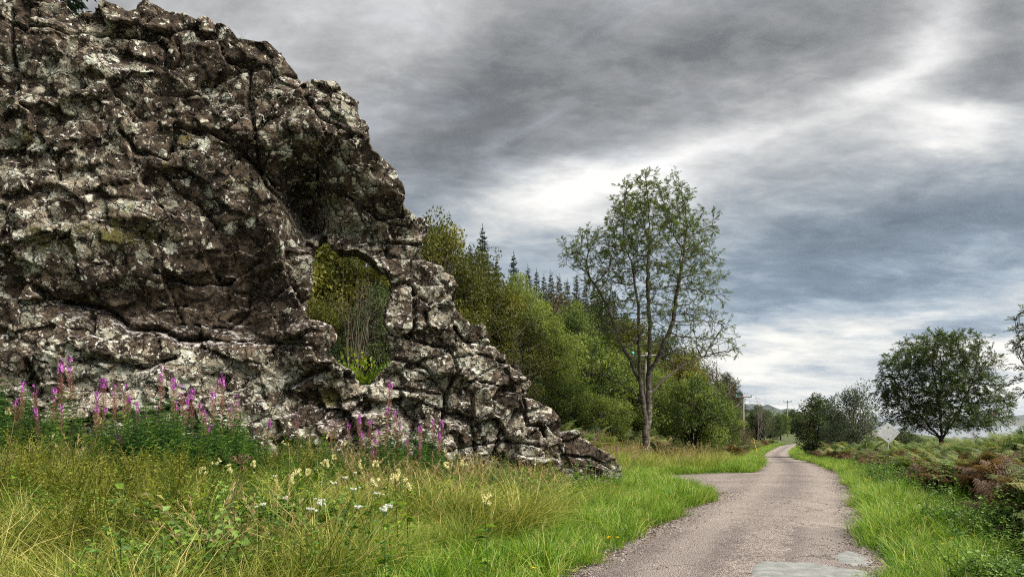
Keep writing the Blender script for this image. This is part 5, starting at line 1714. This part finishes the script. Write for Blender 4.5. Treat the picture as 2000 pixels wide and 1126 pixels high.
def willowherb(r, h=1.5, bloom=1.0):
    """stem, leaves below, seed pods above, then the flower tuft"""
    st_, lf, pd_, fl = MB(), MB(), MB(), MB()
    bx, by = r.normal(0, 0.06, 2)
    ts = np.linspace(0, 1, 7)
    pts = np.column_stack([bx * ts ** 2, by * ts ** 2, h * ts - 0.04 * (ts == 0)])
    tube(st_, pts, np.linspace(0.007, 0.002, 7), 5, 0.6)
    at = lambda t_: np.column_stack([np.interp(t_, ts, pts[:, j]) for j in range(3)])
    m = 64
    t_ = np.linspace(0.08, 0.74, m)
    az = np.arange(m) * 2.4 + r.normal(0, .3, m)
    leaves(lf, at(t_), np.column_stack([np.cos(az), np.sin(az), np.full(m, 0.35)]), np.array([0, 0, 1.0]) + .3 * rdir(m, r), 0.15 * r.uniform(.7, 1.2, m), 0.016, np.clip(r.normal(.5, .2, m), 0, 1), droop=.3)
    m = 72
    t_ = np.linspace(0.66, 0.90, m)
    az = np.arange(m) * 2.4 + r.normal(0, .3, m)
    d = np.column_stack([np.cos(az), np.sin(az), np.full(m, 0.75)])
    A = at(t_); B = A + norm(d) * r.uniform(0.05, 0.09, (m, 1))
    frusta(pd_, A, B, 0.0026, 0.0032, 3, r.uniform(0.2, 0.9, m))
    m = int(13 * bloom)
    t_ = np.clip(r.normal(0.93, 0.03, m), 0.86, 0.98)
    az = r.uniform(0, 6.28, m)
    C0 = at(t_) + r.uniform(0.02, 0.06, (m, 1)) * np.column_stack([np.cos(az), np.sin(az), 0.25 + 0 * az])
    for k in range(4):
        aa = k * math.pi / 2 + r.uniform(0, 1, m)
        outw = np.column_stack([np.cos(az), np.sin(az), 0 * az]); sd_ = np.column_stack([-np.sin(az), np.cos(az), 0 * az])
        pd2 = sd_ * np.cos(aa)[:, None] + np.array([0, 0, 1.0]) * np.sin(aa)[:, None] + 0.35 * outw
        leaves(fl, C0, pd2, outw, 0.028, 0.012, np.clip(r.normal(.5, .25, m), 0, 1), droop=0)
    m = 10
    t_ = np.linspace(0.96, 1.0, m); az = np.arange(m) * 2.4
    frusta(fl, at(t_), at(t_) + norm(np.column_stack([np.cos(az), np.sin(az), .5 + 0 * az])) * .03, .004, .002, 4, .1)
    return [('stem', st_.mesh('stem', M['stem'])), ('foliage', lf.mesh('foliage', M['willowherb'])), ('seed_pods', pd_.mesh('seed_pods', M['pod'])), ('flower_spike', fl.mesh('flower_spike', M['petal']))]


def meadowsweet(r, h=0.8, mat='cream', flat=False):
    st_, lf, fl = MB(), MB(), MB()
    ts = np.linspace(0, 1, 6)
    bx, by = r.normal(0, 0.08, 2)
    pts = np.column_stack([bx * ts ** 2, by * ts ** 2, h * ts - .04 * (ts == 0)])
    tube(st_, pts, np.linspace(.005, .002, 6), 4, .4)
    m = 16
    t_ = r.uniform(.15, .8, m); az = r.uniform(0, 6.28, m)
    leaves(lf, np.column_stack([np.interp(t_, ts, pts[:, j]) for j in range(3)]), np.column_stack([np.cos(az), np.sin(az), .3 + 0 * az]), np.array([0, 0, 1.0]) + .3 * rdir(m, r), .10, .03, np.clip(r.normal(.5, .2, m), 0, 1), droop=.3)
    heads = 5 if not flat else 7
    for k in range(heads):
        c = pts[-1] + np.array([r.normal(0, .025), r.normal(0, .025), r.uniform(-.05, .03) if not flat else r.normal(0, .006)])
        frusta(st_, [pts[-2] * .3 + pts[-1] * .7], [c], .0018, .0015, 3, .4)
        n = 26
        q = rdir(n, r) * r.uniform(.4, 1, (n, 1)) * (np.array([.020, .020, .020]) if not flat else np.array([.016, .016, .005]))
        leaves(fl, c + q, rdir(n, r) * .6 + np.array([0, 0, .8]), rdir(n, r), .013, .006, np.clip(r.normal(.5, .25, n), 0, 1))
    return [('stem', st_.mesh('stem', M['willowherb'])), ('foliage', lf.mesh('foliage', M['herb'])), ('flower_head', fl.mesh('flower_head', M[mat]))]


WH = [willowherb(rf, 1.5, b_) for b_ in (1.0, 1.5, 0.7, 1.2, 0.4)]
FL = [(29, 748), (44, 783), (84, 756), (100, 761), (126, 706), (118, 792), (147, 703), (175, 794), (185, 794), (202, 768), (218, 756), (235, 756), (246, 855), (254, 776), (258, 804), (265, 857), (293, 810), (304, 721), (309, 799),
      (333, 788), (335, 743), (349, 776), (357, 754), (375, 764), (386, 832), (402, 805), (406, 792), (416, 768), (441, 736), (455, 776), (462, 792), (455, 828), (509, 823), (586, 814), (637, 832), (682, 830), (706, 845), (712, 813),
      (722, 822), (728, 882), (739, 833), (743, 860), (746, 800), (754, 748), (763, 841), (773, 804), (775, 828), (805, 859), (818, 870), (825, 835), (847, 823), (855, 847), (860, 825), (865, 850), (2, 717), (200, 743), (266, 788), (92, 800)]
FL.sort()


def front_y(px):
    """distance of the wall's mean face along this photo column"""
    u = (px - 1000) / F
    return float((P0[0] * ES[1] - P0[1] * ES[0]) / (u * ES[1] - ES[0]))


for i, (px, py) in enumerate(FL):
    Y = front_y(px) - rf.uniform(0.9, 2.2) - (0.6 if py > 840 else 0)
    p = pix(px, py - 6, Y)
    g = gpt(p[0], p[1])
    copy_to(WH[rf.integers(0, 5)], 'willowherb', g, (p[2] - g.z) / 1.5, rf.uniform(0, 6.28), 'purple willowherb before the rock, %s flower spike from the left' % ordinal(i + 1), 'wildflower', 'purple willowherb before the rock')
for i, (px, py) in enumerate(sorted([(1138, 838), (1160, 852), (1185, 870), (1205, 872), (1240, 888), (1172, 836)])):
    Y = 24.0 + rf.uniform(-1, 2)
    p = pix(px, py, Y); g = gpt(p[0], p[1])
    copy_to(WH[rf.integers(0, 5)], 'willowherb', g, (p[2] - g.z) / 1.5, rf.uniform(0, 6.28), 'willowherb behind the boulder towards the ash, %s from the left' % ordinal(i + 1), 'wildflower', 'willowherb behind the boulder')
MS = [meadowsweet(rf) for _ in range(4)]
WS = [meadowsweet(rf, 0.7, 'white', True) for _ in range(3)]
CR = [(184, 822), (213, 806), (338, 812), (356, 880), (410, 900), (443, 911), (392, 918), (555, 865), (640, 848), (660, 864), (586, 921), (591, 932), (612, 903), (635, 903), (504, 904), (430, 837), (722, 903), (735, 905), (715, 939),
      (753, 924), (925, 903), (863, 907), (780, 933), (803, 944), (957, 973), (26, 802), (604, 920), (650, 890), (300, 830), (90, 850), (255, 900)]
WT = [(537, 932), (542, 970), (609, 977), (596, 980), (672, 993), (689, 932), (692, 956), (610, 990), (688, 925), (720, 960), (727, 990), (757, 996), (680, 940), (545, 985), (765, 985)]
for lst, pr, nm, adj in ((sorted(CR), MS, 'meadowsweet', 'cream meadowsweet'), (sorted(WT), WS, 'yarrow', 'white flat-headed flower')):
    for i, (px, py) in enumerate(lst):
        v = (py - HOR) / F
        Y = min(front_y(px) - 1.2, max(6.0, (EYE - (1.02 if nm == 'meadowsweet' else 0.90)) / v if v > 0 else 99))
        p = pix(px, py, Y); g = gpt(p[0], p[1])
        for _ in range(4):
            if p[2] - g.z < 0.45:
                Y *= 0.88; p = pix(px, py, Y); g = gpt(p[0], p[1])
        copy_to(pr[i % len(pr)], nm, g, max(0.4, p[2] - g.z) / (0.8 if nm == 'meadowsweet' else 0.7), rf.uniform(0, 6.28), '%s in the meadow, %s from the left' % (adj, ordinal(i + 1)), 'wildflower', adj + ' plants in the meadow', 1.1 if nm == 'meadowsweet' else 0.75)

# dead umbel stalks
def dead_umbel(r, h):
    st_, hd = MB(), MB()
    ts = np.linspace(0, 1, 6)
    pts = np.column_stack([0.22 * ts ** 1.3, 0.02 * ts, h * ts - .03 * (ts == 0)])
    tube(st_, pts, np.linspace(.011, .005, 6), 6, .5)
    for k in range(16):
        a = k * 2.4; q = .13 * math.sqrt((k + .5) / 16)
        c = pts[-1] + np.array([math.cos(a) * q, math.sin(a) * q, .10 - q * .35])
        frusta(hd, [pts[-1]], [c], .003, .002, 3, .5)
        n = 12
        leaves(hd, np.repeat(c[None], n, 0), rdir(n, r) * np.array([1, 1, .5]) + np.array([0, 0, .6]), rdir(n, r), .022, .006, np.clip(r.normal(.7, .25, n), 0, 1))
    for t_, s in ((.35, -1), (.55, 1)):
        p = np.array([np.interp(t_, ts, pts[:, j]) for j in range(3)])
        tube(st_, [p, p + [.08 * s, 0, .12], p + [.12 * s, .02, .25]], [.005, .004, .003], 4, .5)
    return [('stalk', st_.mesh('stalk', M['brown'])), ('seed_head', hd.mesh('seed_head', M['brown']))]


for (px, py, Y, lab) in [(470, 897, 7.2, 'tall brown dead umbel stalk leaning in the left meadow'), (28, 800, 9.5, 'dead brown umbel at the left edge of the meadow')]:
    p = pix(px, py, Y); g = gpt(p[0] - 0.22, p[1])
    du = dead_umbel(rf, p[2] - g.z - 0.05)
    o = empty('dead_umbel', g); tag(o, lab, 'wildflower')
    for nm, me in du:
        link(bpy.data.objects.new(nm, me), o)

# yellow flowers of the verges
def hawkbit(r, h=0.3):
    st_, fl = MB(), MB()
    tube(st_, [[0, 0, -.02], [.01, 0, h * .5], [0, .01, h]], [.002, .002, .002], 4, .5)
    n = 26
    az = np.arange(n) * 2.4
    leaves(fl, np.repeat([[0, .01, h]], n, 0), np.column_stack([np.cos(az), np.sin(az), .25 + .4 * r.uniform(size=n)]), np.repeat([[0, 0, 1.0]], n, 0), .028, .006, np.clip(r.normal(.5, .3, n), 0, 1), droop=0)
    return [('stem', st_.mesh('stem', M['herb'])), ('flower_head', fl.mesh('flower_head', M['yellow']))]


HB = [hawkbit(rf) for _ in range(2)]
YF = sorted([(1848, 1063), (1862, 1051), (1879, 1047), (1688, 953), (1686, 945), (1712, 923), (1718, 926), (1703, 937), (1196, 1049), (1203, 1050), (1190, 1052), (1665, 918), (1782, 917), (1045, 1110)])
for i, (px, py) in enumerate(YF):
    Y = (EYE - 0.33) / ((py - HOR) / F)
    p = pix(px, py, Y); g = gpt(p[0], p[1])
    o = copy_to(HB[i % 2], 'yellow_flower', g, max(0.12, p[2] - g.z) / 0.3, 0, 'small yellow flower in the verge grass, %s from the left' % ordinal(i + 1), 'wildflower', 'yellow flowers of the verges')

# grass tufts in the cracks of the rock
TU = [(470, 82, 'grass tuft on the shoulder of the rock below its summit'), (736, 318, 'grass tuft on the arch of the rock, upper'), (762, 332, 'grass tuft on the arch of the rock, lower'),
      (870, 680, 'drooping grass tuft in a crack of the stepped rock end'), (920, 640, 'grass tuft on the ledge right of the arch')]
tm_ = [grass_clump(rf, 26, .34, .05, .003, .6, 'meadow', (.75, .2), name='tuft') for _ in range(2)]
for i, (px, py, lab) in enumerate(TU):
    Y = front_y(px) + 0.25
    o = link(bpy.data.objects.new('grass_tuft', tm_[i % 2]))
    o.location = pix(px, py + 5, Y)
    tag(o, lab, 'grass', 'grass tufts on the rock')

# ------------------------------------------------------------------ the air
def haze():
    m, t = new_mat('sea_air')
    v = t.n('ShaderNodeVolumePrincipled')
    v.inputs['Color'].default_value = (0.80, 0.88, 1.0, 1)
    v.inputs['Density'].default_value = 0.00004
    v.inputs['Anisotropy'].default_value = 0.3
    t.n('ShaderNodeOutputMaterial', ins={1: v.outputs[0]})
    a, b_ = np.array([-14000.0, -14000, -30]), np.array([24000.0, 24000, 112])
    V = np.array([[(a, b_)[i][0], (a, b_)[j][1], (a, b_)[k][2]] for i in (0, 1) for j in (0, 1) for k in (0, 1)])
    f = np.array([[0, 1, 3, 2], [4, 6, 7, 5], [0, 4, 5, 1], [2, 3, 7, 6], [0, 2, 6, 4], [1, 5, 7, 3]])
    o = link(bpy.data.objects.new('haze', mesh_np('haze', V, [f], m)))
    tag(o, 'thin sea haze in the air', 'haze', kind='stuff')


HAZE = True
if HAZE:
    haze()
